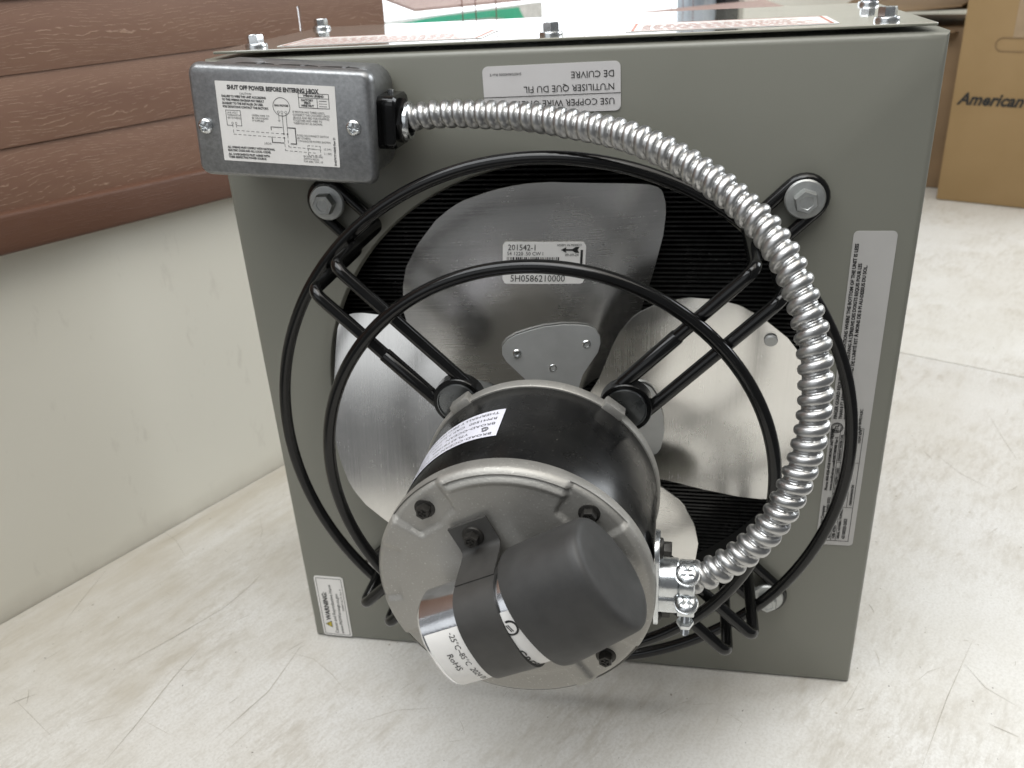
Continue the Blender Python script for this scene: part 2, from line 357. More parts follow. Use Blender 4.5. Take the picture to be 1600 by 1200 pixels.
# scratches and nicks worn into the laminate
SCRATCH = [[(-0.3897, -0.0579), (-0.3622, -0.019), (-0.3339, 0.0256), (-0.3219, 0.0631), (-0.3185, 0.0887)], [(-0.3435, -0.1571), (-0.3389, -0.1155), (-0.3357, -0.0657), (-0.3298, -0.0258)], [(-0.4784, -0.0202), (-0.4824, 0.0223), (-0.4855, 0.0669)], [(-0.389, -0.1233), (-0.3735, -0.116), (-0.3581, -0.1079)], [(-0.2444, -0.0234), (-0.2212, -0.0284), (-0.1973, -0.0445), (-0.1799, -0.0605)], [(-0.3704, 0.1823), (-0.3507, 0.148), (-0.3441, 0.1258)], [(0.3402, 0.0638), (0.3029, -0.0058), (0.2681, -0.0777)], [(0.3237, 0.039), (0.3349, 0.0084), (0.3568, -0.012)], [(0.1288, -0.0415), (0.143, -0.0525), (0.1376, -0.0657)], [(-0.4636, -0.1039), (-0.4324, -0.1209), (-0.4028, -0.137)], [(-0.2683, -0.1256), (-0.2451, -0.0688), (-0.2389, -0.0147)], [(-0.3427, -0.1092), (-0.3166, -0.1191), (-0.3026, -0.1238)], [(-0.2501, -0.0241), (-0.2405, -0.0108), (-0.2362, -0.0062)], [(-0.2579, -0.1456), (-0.2455, -0.1162), (-0.2333, -0.095)], [(0.2164, -0.0366), (0.2292, -0.0152), (0.2401, 0.0068)], [(0.2757, 0.0009), (0.2947, 0.0208), (0.3116, 0.0301)], [(0.3782, 0.3902), (0.3993, 0.3358), (0.4284, 0.3)], [(0.4914, 0.9363), (0.5447, 0.9074), (0.5999, 0.8947)], [(0.4694, 0.4936), (0.468, 0.4131), (0.4686, 0.3696)], [(0.1134, -0.075), (0.1235, -0.0551), (0.1264, -0.0418)], [(-0.1577, -0.0918), (-0.1307, -0.075), (-0.0899, -0.0664)], [(-0.4607, 0.102), (-0.4449, 0.1264), (-0.426, 0.1767)], [(-0.462, 0.1363), (-0.4382, 0.1213), (-0.4131, 0.0962)]]
bm = bmesh.new()
rs = random.Random(3)
for k in range(130):
    p0 = at(rs.uniform(-.15, 1.0), rs.uniform(.02, .95), 0); a = rs.gauss(.9, .7); L_ = rs.uniform(.003, .025); b_ = rs.uniform(-.3, .3)
    SCRATCH.append([(p0.x+L_*q*math.cos(a+b_*q), p0.y+L_*q*math.sin(a+b_*q)) for q in (0, .35, .7, 1)])
for pts in SCRATCH:
    w = rs.uniform(.00012, .00028); pts = [Vector((x, y, .00025)) for x, y in pts]; n = len(pts)
    rows = []
    for k in range(n):
        d = (pts[min(k+1, n-1)]-pts[max(k-1, 0)]).normalized(); q = w*(.25 if k in (0, n-1) else 1)*rs.uniform(.7, 1.2); nn = Vector((-d.y, d.x, 0))*q
        rows.append((bm.verts.new(pts[k]-nn), bm.verts.new(pts[k]+nn)))
    for A, B in zip(rows, rows[1:]): bm.faces.new((A[0], B[0], B[1], A[1]))
for k in range(140):
    p0 = at(rs.uniform(-.15, 1.0), rs.uniform(.01, .95), .0003); r_ = rs.choice((.0004, .0005, .0007, .0011))
    bm.faces.new([bm.verts.new(p0+Vector((r_*math.cos(q)*rs.uniform(.6, 1.3), r_*math.sin(q)*rs.uniform(.6, 1.3), 0))) for q in [R(60*h) for h in range(6)]])
o = obj('scratches', finish(bm, 'scratches', 0), 'scratch_dirt', BENCH, Matrix.Identity(4)); o['kind'] = 'stuff'
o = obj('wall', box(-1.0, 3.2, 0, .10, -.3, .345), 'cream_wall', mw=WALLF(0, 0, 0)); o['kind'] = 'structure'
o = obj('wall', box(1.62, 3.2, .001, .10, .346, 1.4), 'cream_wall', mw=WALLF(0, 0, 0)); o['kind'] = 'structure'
o = obj('end_wall', box(3.2, 3.3, -2.2, .1, -.3, 1.4), 'cream_wall', mw=WALLF(0, 0, 0)); o['kind'] = 'structure'
# window: sill, frame and pane behind the blinds
win = empty('window', at(.3, -.05, .345), 'bright window in the cream wall behind the brown blinds', 'window')
obj('sill', box(-1.0, 1.55, .002, .098, .346, .358, .002), 'frame_alu', win, WALLF(0, 0, 0))
obj('frame', box(1.50, 1.555, .03, .09, .359, 1.4, .003), 'frame_alu', win, WALLF(0, 0, 0))
obj('frame', box(1.556, 1.618, .01, .09, .359, 1.4, .003), 'frame_dark', win, WALLF(0, 0, 0))
obj('pane', box(-1.0, 1.50, .06, .064, .359, 1.4), 'pane_glass', win, WALLF(0, 0, 0))
sky = obj('sky', box(-3, 9, 2.6, 2.62, -2, 2.6), 'sky_light', mw=WALLF(0, 0, 0)); sky['kind'] = 'structure'
# street sign outside with a green stripe
sg = empty('street_sign', at(1.4, -.6, 0), 'white board with a green stripe outside the window', 'sign')
pts = [(1.17, .424), (1.348, .431), (1.647, .429), (1.652, .420), (1.672, .395), (1.602, .398), (1.590, .408), (1.545, .414), (1.389, .419), (1.17, .413)]
b = bmesh.new(); f = b.faces.new([b.verts.new((x, .597, z)) for x, z in pts]); ex = bmesh.ops.extrude_face_region(b, geom=[f])
for v_ in ex['geom']:
    if isinstance(v_, bmesh.types.BMVert): v_.co.y -= .003
obj('stripe', finish(b, 'stripe', 0), 'sign_green', sg, WALLF(0, 0, 0))
obj('board', box(1.05, 1.75, .598, .61, .25, .434, .002), 'sign_white', sg, WALLF(0, 0, 0))

# ------------------------------------------------------------------ window blind on the left: slats each a part
def slat_mesh(L, h, holes=(), th=.003, crown=.0022):
    xs = sorted({0, L, *[q for hx in holes for q in (hx[0], hx[1])]}); xs = [x for x in xs if 0 <= x <= L]
    zs = sorted({0, h, h*.2, h*.4, h*.6, h*.8, *[q for hx in holes for q in (hx[2], hx[3])]})
    bm = bmesh.new()
    def y(z): q = (z/h-.5)*2; return crown*(q*q-1)
    F = [[bm.verts.new((x, y(z)-th/2, z)) for z in zs] for x in xs]; B = [[bm.verts.new((x, y(z)+th/2, z)) for z in zs] for x in xs]
    hole = lambda i, j: any(hx[0] <= (xs[i]+xs[i+1])/2 <= hx[1] and hx[2] <= (zs[j]+zs[j+1])/2 <= hx[3] for hx in holes)
    nx, nz = len(xs)-1, len(zs)-1
    for i in range(nx):
        for j in range(nz):
            if hole(i, j): continue
            bm.faces.new((F[i][j], F[i+1][j], F[i+1][j+1], F[i][j+1])); bm.faces.new((B[i][j], B[i][j+1], B[i+1][j+1], B[i+1][j]))
            for (di, dj, a, c_) in ((-1, 0, (i, j), (i, j+1)), (1, 0, (i+1, j+1), (i+1, j)), (0, -1, (i+1, j), (i, j)), (0, 1, (i, j+1), (i+1, j+1))):
                ii, jj = i+di, j+dj
                if ii < 0 or jj < 0 or ii >= nx or jj >= nz or hole(ii, jj):
                    bm.faces.new((F[c_[0]][c_[1]], F[a[0]][a[1]], B[a[0]][a[1]], B[c_[0]][c_[1]]))
    return finish(bm, 'slat', 40)
bl = empty('window_blind', at(-.2, .012, .345), 'closed brown wood-grain slat blind hanging over the cream wall at left', 'blind')
S0, S1 = -.45, .578
for k in range(14):
    z0 = .3735+.0535*k; h = .0590
    hol = [(S0*-1+.4525, S0*-1+.4557, .006, .030)] if k == 2 else []
    me = slat_mesh(S1-S0+(.004 if k % 2 else 0), h, hol)
    mw = WALLF(S0, .0165+.0004*(k % 2), z0) @ Matrix.Rotation(R(.45-.16*k), 4, 'Y') @ Matrix.Rotation(R(-2.2), 4, 'X')
    obj('slat', me, 'wood_slat', bl, mw)
obj('bottom_rail', box(0, S1-S0-.004, -.011, .011, 0, .034, .004, 3), 'wood_rail', bl, WALLF(S0, .016, .3515) @ Matrix.Rotation(R(1.1), 4, 'Y'))
obj('cord', tube([(0, 0, 0), (0, 0, .3)], .0009, 6), 'cord_brown', bl, WALLF(.454, .004, .36))
# second blind further along the same wall, drawn up crooked
b2 = empty('window_blind', at(1.0, .02, .40), 'second brown blind behind the heater, slats tilted open on hanging cords', 'blind')
def quad_slat(a, b_, c_, d_, th=.003):
    bm = bmesh.new(); P4 = [Vector(q) for q in (a, b_, c_, d_)]; nn = (P4[1]-P4[0]).cross(P4[3]-P4[0]).normalized()*th
    lo = [bm.verts.new(q) for q in P4]; hi = [bm.verts.new(q+nn) for q in P4]
    bm.faces.new(list(reversed(lo))); bm.faces.new(hi)
    for k in range(4): bm.faces.new((lo[k], lo[(k+1) % 4], hi[(k+1) % 4], hi[k]))
    bmesh.ops.bevel(bm, geom=bm.edges[:], offset=.0008, segments=1, affect='EDGES'); return bm
def slat2(s0, z0, s1, z1, offa, za, offb, zb):
    L = math.hypot(s1-s0, z1-z0); bm = box(0, L, 0, 1, 0, .003); 
    for v_ in bm.verts:
        q = v_.co.y; v_.co.y = -(offa+(offb-offa)*q); v_.co.z += za+(zb-za)*q
    return bm, WALLF(s0, 0, z0) @ Matrix.Rotation(math.atan2(-(z1-z0), s1-s0), 4, 'Y')
for args in ((.648, .489, 1.60, .478, .002, 0, -.046, .013), (.72, .4415, 1.705, .4135, .058, 0, .004, .0165)):
    bm, mw = slat2(*args); obj('slat', finish(bm, 'slat', 30), 'wood_backlit', b2, mw)
for s_ in (.735, .762, .805, 1.02, 1.062, 1.09, 1.30, 1.345, 1.385):
    obj('cord', tube([(0, 0, 0), (0, 0, .25)], .0007, 6), 'cord_brown', b2, WALLF(s_, .004, .44))

# ------------------------------------------------------------------ cardboard boxes at right
BD = Vector((.8841, -.4674, 0)); B0 = Vector((.6485, 1.515, 0))
BF = lambda u_, d_, z: frame(B0+BD*u_+U*d_+Z*z, BD, U, Z)
cb = empty('cardboard_box', B0+BD*.2+U*.2, 'tan cardboard box with black script lettering, standing on the bench', 'box')
bm = bmesh.new()
prof = box(0, .42, 0, .36, .001, .52, .003); merge(bm, prof); obj('carton', bm, 'cardboard', cb, BF(0, 0, 0))
def boxframe(u_, z, d_=-.0012): return frame(B0+BD*u_+U*d_+Z*z, BD, Z, U*-1)
bm = bmesh.new(); text_bm(bm, 'American Standard', 0, 0, .034, shear=.32, bold=.0010, sx=.93)
obj('lettering', inkmesh(bm, 'lettering'), 'ink', cb, boxframe(.012, .2085))
bm = bmesh.new(); pth = rrect(.085, .026, .0129, 6); line_bm(bm, pth+[pth[0]], .0016)
obj('hand_hole', inkmesh(bm, 'hand_hole'), 'cardboard_dark', cb, boxframe(.108, .328))
obj('tape', box(.055, .075, -.0015, -.0007, .34, .5195), 'tape', cb, BF(.04, 0, 0))
c2 = empty('cardboard_box', B0+BD*-.2+U*.3, 'darker open cardboard box behind the lettered carton', 'box')
obj('carton', box(-.50, -.018, .10, .45, .001, .352, .003), 'cardboard_dark', c2, BF(0, 0, 0))
for (a, x0, x1, y0, y1, zz, rx, ry) in ((0, -.50, -.03, .06, .22, .356, -7, 1.5), (1, -.50, -.03, .24, .46, .362, 9, -2), (2, -.30, -.02, .05, .40, .372, 3, -5)):
    obj('flap', box(0, x1-x0, 0, y1-y0, 0, .004, .001), 'cardboard_dark', c2, BF(x0, y0, zz) @ Matrix.Rotation(R(rx), 4, 'X') @ Matrix.Rotation(R(ry), 4, 'Y'))

# ================================================================== UNIT HEATER
W, H, D = .46, .494, .194
CX, CZ = .002, .245
ht = empty('unit_heater', (0, D/2, 0), 'olive grey metal unit heater with fan, black motor and wire guard on the bench', 'heater')
# cabinet shell: front panel with rolled round opening and folded sides
def cabinet():
    bm = bmesh.new(); RO = .178; K = 160
    hw, z0, z1 = W/2, .0005, H
    cor = [math.atan2(z-CZ, x-CX) for x in (-hw, hw) for z in (z0, z1)]
    ang = [2*math.pi*k/K-math.pi for k in range(K)]
    for c_ in cor:
        j = min(range(K), key=lambda q: abs(ang[q]-c_)); ang[j] = c_
    def rectpt(a, ins):
        dx, dz = math.cos(a), math.sin(a); t_ = 1e9
        for lim, dd, c0 in ((hw, dx, CX), (-hw, dx, CX), (z1, dz, CZ), (z0, dz, CZ)):
            if abs(dd) > 1e-9:
                q = (lim-c0)/dd
                if q > 0: t_ = min(t_, q)
        x, z = CX+dx*t_, CZ+dz*t_
        return max(-hw+ins, min(hw-ins, x)), max(z0+ins, min(z1-ins, z))
    rows = []
    for r_, y in ((RO-.0005, .006), (RO, .0025), (RO+.0012, .0007), (RO+.003, .0), (RO+.008, .0)):
        rows.append([bm.verts.new((CX+r_*math.cos(a), y, CZ+r_*math.sin(a))) for a in ang])
    for ins, y in ((.0042, 0), (.0026, .0004), (.0012, .0013), (.0003, .0027), (0, .0042), (0, D)):
        row = []
        for a in ang:
            x, z = rectpt(a, ins); row.append(bm.verts.new((x, y, z)))
        rows.append(row)
    for A, B in zip(rows, rows[1:]):
        for k in range(K): bm.faces.new((A[k], A[(k+1) % K], B[(k+1) % K], B[k]))
    bm.faces.new(rows[-1])
    return finish(bm, 'cabinet', 28)
obj('cabinet', cabinet(), 'panel_paint', ht)
obj('shroud', lathe([(.186, -.0062), (.186, -.039), (.2, -.0395)], 96, False, False), 'interior_black', ht, frame((CX, 0, CZ), (1, 0, 0), (0, 0, 1)))
# top cover with screws and labels
bm = box(-.2225, .2225, .0012, D-.002, H+.0030, H+.0048, .0005, 1)
top = obj('top_cover', finish(bm, 'top_cover'), 'top_paint', ht)
tsc = finish(hexbolt(.0074, .0022, .0056, .0078, True), 'screw')
for x, y in ((-.212, .169), (-.201, .022), (-.0007, .020), (.1995, .026), (.2138, .170)):
    obj('screw', tsc, 'zinc', top, Matrix.Translation((x, y, H+.0048)) @ Matrix.Rotation(random.random(), 4, 'Z'))
TF = lambda x, y: frame((x, y, H+.0050), (1, 0, 0), (0, 1, 0))
for x0, x1 in ((-.185, -.045), (.046, .172)):
    obj('label', plate(rrect(x1-x0, .062, .003, 3), -.0001, .0001), 'label_paper', top, TF((x0+x1)/2, .0475))
    bm = bmesh.new(); w2 = (x1-x0)/2
    line_bm(bm, [(-w2+.004, -.028), (w2-.004, -.028), (w2-.004, .028), (-w2+.004, .028), (-w2+.004, -.028)], .0016)
    for q in range(7): line_bm(bm, [(-w2+.010, -.021+q*.0055), (w2-.010-.02*random.random(), -.021+q*.0055)], .0016, .006+.002*random.random())
    obj('print', inkmesh(bm, 'print'), 'ink_red', top, frame(((x0+x1)/2, .0475, H+.00525), (1, 0, 0), (0, 1, 0)))
# coil: rows of black fins behind the opening
bm = bmesh.new(); zf = .05; pitch = .0034
while zf < .44:
    jit = random.uniform(-.0002, .0002)
    for (xa, xb) in ((-.2, .2),):
        vs = []
        for k in range(9):
            x = xa+(xb-xa)*k/8; dz = jit+random.uniform(-.00016, .00016)
            vs.append([bm.verts.new((x, yy, zf+dz+tz)) for yy, tz in ((.040, -.0007), (.040, .0007), (.085, .0007), (.085, -.0007))])
        for A, B in zip(vs, vs[1:]):
            for q in range(4): bm.faces.new((A[q], B[q], B[(q+1) % 4], A[(q+1) % 4]))
    zf += pitch
coil_dark_back = obj('coil_dark_back', box(-.205, .205, .086, .10, .04, .45), 'interior_black', ht)  # black slab added behind the fins, stands in for the dark depth
fo = obj('fins', finish(bm, 'fins', 30), 'fin_black', coil_dark_back); fo['kind'] = 'stuff'
bm = bmesh.new()
for zt in (.09, .165, .24, .315, .39): merge(bm, tube([(-.21, .062, zt), (.21, .062, zt)], .0048, 10))
tb = obj('coil_tubes', bm, 'interior_black', coil_dark_back)
# paper labels on the front panel -------------------------------------------------
FR = lambda x, z, y=-.0006, rot=0: frame((x, y, z), (1, 0, 0), (0, 0, 1)) @ Matrix.Rotation(R(rot), 4, 'Z')
# copper wire label, stuck on upside down
lab = obj('label', plate(rrect(.0862, .0292, .0035, 5), -.0005, 0), 'label_grey', ht, FR(.0012, .4695, -.0006, 180.6)); tag(lab, 'copper wire label stuck upside down')
bm = bmesh.new()
text_bm(bm, 'USE COPPER WIRE ONLY', -.0395, .0068, .0056, sx=.98); line_bm(bm, [(-.0431, .0040), (.0431, .0040)], .0004)
text_bm(bm, "N'UTILISER QUE DU FIL", -.0395, -.0018, .0056, sx=.98); text_bm(bm, 'DE CUIVRE', -.0395, -.0095, .0056, sx=.98); text_bm(bm, '5H0704640000 Rev E', .0182, -.0103, .0023)
obj('print', inkmesh(bm, 'print'), 'ink', lab, FR(.0012, .4695, -.0009, 180.6))
# warning label lower left, reading upwards
lab = obj('label', plate(rrect(.0665, .0268, .0026, 5), -.0005, 0), 'label_paper', ht, FR(-.2080, .0365, -.0006, 90)); tag(lab, 'white warning label with yellow triangle')
bm = bmesh.new(); q = rrect(.0628, .0232, .0006, 2); line_bm(bm, q+[q[0]], .0004)
text_bm(bm, 'WARNING:', -.0155, .0042, .0062, bold=.00016); text_bm(bm, 'Cancer and Reproductive Harm', -.030, -.0012, .0043, sx=.98); text_bm(bm, 'www.P65Warnings.ca.gov', -.030, -.0062, .0043, sx=1.0); text_bm(bm, '5H0807146110  Rev. B', -.004, -.0101, .0026)
wf = FR(-.2080, .0365, -.0009, 90); obj('print', inkmesh(bm, 'print'), 'ink', lab, wf)
bm = bmesh.new(); bm.faces.new([bm.verts.new((x, y, 0)) for x, y in ((-.0232, .0040), (-.0166, .0040), (-.0199, .0096))]); obj('triangle', inkmesh(bm, 'triangle'), 'ink_yellow', lab, wf)
bm = bmesh.new(); line_bm(bm, [(-.0232, .0040), (-.0166, .0040), (-.0199, .0096), (-.0232, .0040)], .0005); text_bm(bm, '!', -.0199, .0047, .0045, 'CENTER', bold=.0001); obj('print', inkmesh(bm, 'print'), 'ink', lab, FR(-.2080, .0365, -.0011, 90))
# rating plate on the right, reading upwards
RX, RZ = .2038, .2575
lab = obj('rating_plate', plate(rrect(.2415, .0262, .003, 5), -.0005, 0), 'label_silver', ht, FR(RX, RZ, -.0006, 90)); tag(lab, 'long rating plate reading upwards')
bm = bmesh.new(); rt = lambda s, x, y, sz, sx=1: text_bm(bm, s, x-.1207, y, sz, sx=sx, bold=.00011)
rt('FINGER GUARD REQUIRED FOR INSTALLATIONS WHERE THE BOTTOM OF THE UNIT IS LESS', .107, .0094, .0031, .98)
rt('THAN 8 FT ABOVE FLOOR.  UN GARDE-FANG À L\'ÉPREUVE DES DOIGTS REQUIS POUR LES', .107, .0060, .0031, .90)
rt("INSTALLATIONS OÙ LE FOND DE L'UNITÉ EST À MOINS DE 8 PI AU-DESSUS DU SOL.", .107, .0026, .0031, .96)
circ_bm(bm, .100-.1207, .0085, .0038, .0006); circ_bm(bm, .100-.1207, .0085, .0029, .0003); rt('ETL', .0972, .0074, .0034, .95); rt('5010866', .0905, .0106, .0024); rt('Conforms to UL Std', .098, .0008, .0023); rt('60335-2-40', .098, -.0022, .0025); rt('CRN 0H9214.5C', .097, -.0072, .0026)
rt('Manufacturing Company', .006, .0098, .0029); rt('Avenue, Racine, WI  53403-2552', .006, .0068, .0027); rt('Phone: 800-828-4328', .048, .0098, .0027); rt('www.modinehvac.com', .048, .0068, .0027); rt('HYDRONIC UNIT HEATER', .072, .0098, .0026, .9); rt('5H0877080000 Rev E', .072, .0068, .0026, .9)
for a in ([(.004, .0058), (.100, .0058), (.100, -.0095), (.004, -.0095), (.004, .0058)], [(.004, .0030), (.100, .0030)], [(.004, -.0004), (.100, -.0004)], [(.034, .0058), (.034, -.0095)], [(.052, .0058), (.052, -.0004)], [(.072, .0058), (.072, -.0095)], [(.034, -.0050), (.100, -.0050)]):
    line_bm(bm, [(x-.1207, y) for x, y in a], .00035)
rt('MODEL NUMBER', .006, .0036, .0018); rt('MOTOR HP 1/12', .035, .0035, .0026, .85); rt('V/HZ/PH 115/60/1', .053, .0035, .0024, .8); rt('STEAM/HOT WATER COIL', .073, .0036, .0022, .85); rt('HSB 47S01', .006, .0004, .0027); rt('AMPS 1.9', .035, .0004, .0026); rt('MAX TEMP / PRES', .073, .0004, .0024); rt('SERIAL NUMBER / NUMERO', .006, -.0028, .0022); rt('43100325-2653', .006, -.0068, .0032, .9); rt('DESIGN/MEAN DE', .036, -.0082, .0022); rt('1034 kPa', .088, -.0083, .0030)
obj('print', inkmesh(bm, 'print'), 'ink', lab, FR(RX, RZ, -.0009, 90))

# ------------------------------------------------------------------ fan
FY, FS = -.020, .22
LX = [(.020, -.020), (.0300, -.038), (.0368, -.0572), (.0421, -.0722), (.0543, -.0886), (.0716, -.0977), (.0881, -.1011), (.1063, -.0995), (.1194, -.0960), (.1342, -.0871), (.1504, -.0733), (.1570, -.0645), (.1619, -.0563), (.1680, -.0360), (.1700, -.0240), (.1710, -.014)]
RXs = [(.020, .012), (.0308, .0258), (.0370, .040), (.0446, .0499), (.0775, .0561), (.1043, .0641), (.1302, .0702), (.1450, .0716), (.1520, .0712), (.1597, .0691), (.1630, .0655), (.1655, .058), (.1675, .036), (.1695, .014), (.1710, .000)]
def lerp(tab, q):
    for (a, x), (b_, y) in zip(tab, tab[1:]):
        if q <= b_: return x+(y-x)*(q-a)/(b_-a)
    return tab[-1][1]
def blade_y(x, z): return FY+FS*x+.80*(x+.012)**2-.0010
def blade():
    bm = bmesh.new(); rows = []; NR, NC = 46, 26
    for j in range(NR+1):
        q = j/NR; q = q+.10*math.sin(math.pi*2*q)/(-2*math.pi)*-1; z = .020+(.1710-.020)*(1-(1-q)**1.35); xl, xr = lerp(LX, z), lerp(RXs, z)
        rows.append([bm.verts.new((xl+(xr-xl)*i/NC, blade_y(xl+(xr-xl)*i/NC, z), z)) for i in range(NC+1)])
    for A, B in zip(rows, rows[1:]):
        for i in range(NC): bm.faces.new((A[i], A[i+1], B[i+1], B[i]))
    bmesh.ops.recalc_face_normals(bm, faces=bm.faces[:]); bm.normal_update(); bmesh.ops.solidify(bm, geom=bm.faces[:], thickness=.0011)
    return finish(bm, 'fan_blade', 50)
BLD = blade()
ARM = []
arm_out = [(.012, 0), (.0135, .012), (.0147, .0226), (.0160, .0310), (.018, .0374), (.0230, .0445), (.0282, .0522), (.0298, .0585), (.0294, .0640), (.0262, .0698), (.0215, .0722), (.0150, .0735), (.0050, .0745), (-.0077, .0738), (-.0170, .0718), (-.0260, .0692), (-.0325, .0655), (-.0358, .0610), (-.0360, .0555), (-.0335, .0500), (-.0280, .0435), (-.0180, .0326), (-.0135, .0240), (-.0120, .012), (-.0115, 0)]
def arm():
    bm = plate(arm_out, 0, .0016)
    bmesh.ops.subdivide_edges(bm, edges=bm.edges[:], cuts=1)
    def f(c_):
        x, z = c_.x, c_.y; k = min(1, max(0, (z-.022)/.022)); k = k*k*(3-2*k)
        return Vector((x, (1-k)*(FY-.010)+k*(blade_y(x, z)-.0012)-c_.z, z))
    return finish(warp(bm, f), 'arm_plate', 40)
ARMM = arm()
RIV = finish(lathe([(.0032, 0), (.0032, .0006), (.0026, .0013), (.0019, .0013), (.0014, .0004), (0, .0005)], 20), 'rivet')
spot = finish(lathe([(.0042, 0), (.0042, .0012), (.0036, .0019), (0, .0019)], 20), 'stud')
for k in range(4):
    rot = Matrix.Translation((CX, 0, CZ)) @ Matrix.Rotation(R(90*k), 4, 'Y')
    fb = obj('fan_blade', BLD, 'blade_aluminium', ht, rot)
    obj('arm_plate', ARMM, 'arm_plate', fb, rot)
    for x, z in ((-.0261, .0558), (.0205, .0591), (-.0023, .0434)):
        e = .001; sl = (blade_y(x+e, z)-blade_y(x-e, z))/(2*e)
        obj('rivet', RIV, 'zinc', fb, rot @ frame((x, blade_y(x, z)-.0028, z), (1, sl, 0), (0, 0, 1)))
    if k == 0: fb0, rot0 = fb, rot
    if k == 1:
        x, z = -.072, .1400; obj('stud', spot, 'arm_plate', fb, rot @ frame((x, blade_y(x, z)-.0005, z), (1, FS, 0), (0, 0, 1)))
obj('fan_hub', lathe([(.0, 0), (.014, 0), (.014, .012), (.0095, .013), (.0095, .030), (.006, .031), (.006, .1), (0, .1)], 28), 'zinc', ht, frame((CX, -.014, CZ), (1, 0, 0), (0, 0, 1)))
# blade label
LC, LR = (-.0059, .1186), R(-3.8)
def lblwarp(off):
    def f(c_):
        x = LC[0]+(c_.x*math.cos(LR)-c_.y*math.sin(LR))*.94; z = LC[1]+c_.x*math.sin(LR)+c_.y*math.cos(LR); return Vector((x, blade_y(x, z)-off-c_.z, z))
    return f
bm = plate(rrect(.0562, .0288, .003, 5), 0, .0001); bmesh.ops.triangulate(bm, faces=bm.faces[:])
bm = bmesh.new(); n_ = 20; ol = lambda x: .0144-(.003-math.sqrt(max(0, .003**2-max(0, abs(x)-.0251)**2)))
xs = [-.0281+.0562*k/40 for k in range(41)]
up = [bm.verts.new((x, ol(x), 0)) for x in xs]; dn = [bm.verts.new((x, -ol(x), 0)) for x in xs]
for k in range(40): bm.faces.new((dn[k], dn[k+1], up[k+1], up[k]))
obj('label', finish(warp(bm, lblwarp(.0012)), 'label'), 'label_paper', fb0, rot0)
bm = bmesh.new()
text_bm(bm, '201542-1', -.0247, .0086, .0056, sx=.92); text_bm(bm, 'S4 1220 .50 CW I', -.0252, .0052, .0034); text_bm(bm, 'ASSEM. IN MEXICO', .0085, .0114, .0021, sx=.95)
text_bm(bm, '09-09-24', .0142, .0047, .0024, sx=1.05); text_bm(bm, '5H0586210000', -.023, -.0128, .0066, sx=.92)
rect_bm(bm, .0246, .0262, -.006, .0088)
x = -.0252
while x < .0092:
    w_ = random.choice((.0004, .0006, .0010)); rect_bm(bm, x, x+w_, -.0055, .0040); x += w_+random.choice((.0004, .0006, .0010))
bm.faces.new([bm.verts.new((a, b_, 0)) for a, b_ in ((.0112, .0089), (.0150, .0109), (.0146, .0095), (.0190, .0095), (.0212, .0109), (.0238, .0109), (.0224, .0089), (.0238, .0069), (.0212, .0069), (.0190, .0083), (.0146, .0083), (.0150, .0069))])
bmesh.ops.triangulate(bm, faces=[f for f in bm.faces if len(f.verts) > 4])
obj('print', inkmesh(warp(bm, lblwarp(.0015)), 'print'), 'ink', fb0, rot0)

# ------------------------------------------------------------------ wire guard: two rings and four hairpin brackets with bolts
def ring(rad, y, tr): return tube([(CX+rad*math.cos(a*2*math.pi/160), y, CZ+rad*math.sin(a*2*math.pi/160)) for a in range(160)], tr, 16, True)
obj('guard_ring', ring(.1930, -.052, .0041), 'black_gloss', ht)
obj('guard_ring', ring(.1422, -.0995, .0041), 'black_gloss', ht)
def fillet(pts, rad, n=7):
    out = [Vector(pts[0])]
    for a, b_, c_ in zip(pts, pts[1:], pts[2:]):
        a, b_, c_ = Vector(a), Vector(b_), Vector(c_); d1 = (a-b_).normalized(); d2 = (c_-b_).normalized(); ang = d1.angle(d2); t_ = min(rad/math.tan(ang/2), (a-b_).length*.49, (c_-b_).length*.49)
        p0, p1 = b_+d1*t_, b_+d2*t_
        for k in range(n+1):
            q = k/n; out.append((p0*(1-q)**2+b_*2*q*(1-q)+p1*q*q))
    out.append(Vector(pts[-1])); return out
def hairpin(h=.0116):
    ro, rm, ri, yw, yf = .2206, .1848, .0630, -.0915, -.0052
    side = lambda s: fillet([(ri+.010, yw, s*h), (rm, yw, s*h), (rm, yf, s*h), (ro, yf, s*h)], .008)
    p = side(1); q = list(reversed(side(-1)))
    arc_o = [(ro+h*math.sin(a), yf, h*math.cos(a)) for a in [math.pi*k/12 for k in range(1, 12)]]
    arc_i = [(ri-.0*math.sin(a)+.010-h*math.sin(a), yw, -h*math.cos(a)) for a in [math.pi*k/12 for k in range(1, 12)]]
    loop = p+[Vector(v_) for v_ in arc_o]+q+[Vector(v_) for v_ in arc_i]
    return finish(tube(loop, .0040, 14, True), 'bracket')
HP = hairpin()
BOLT = finish(hexbolt(.0124, .0026, .0076, .0098), 'bolt')
LUGM = finish(lathe([(0, 0), (.0132, 0), (.0132, .0062), (.0129, .0070), (.0123, .0070), (.0119, .0060), (0, .0060)], 32), 'lug')
RUB = finish(lathe([(.0160, 0), (.0160, .0095), (.0155, .0102), (.0134, .0102), (.0134, 0)], 32, False, False), 'grommet')
SLV = finish(lathe([(.0046, 0), (.0046, .0445), (.0044, .0448), (.0038, .0448)], 18, False, False), 'sleeve')
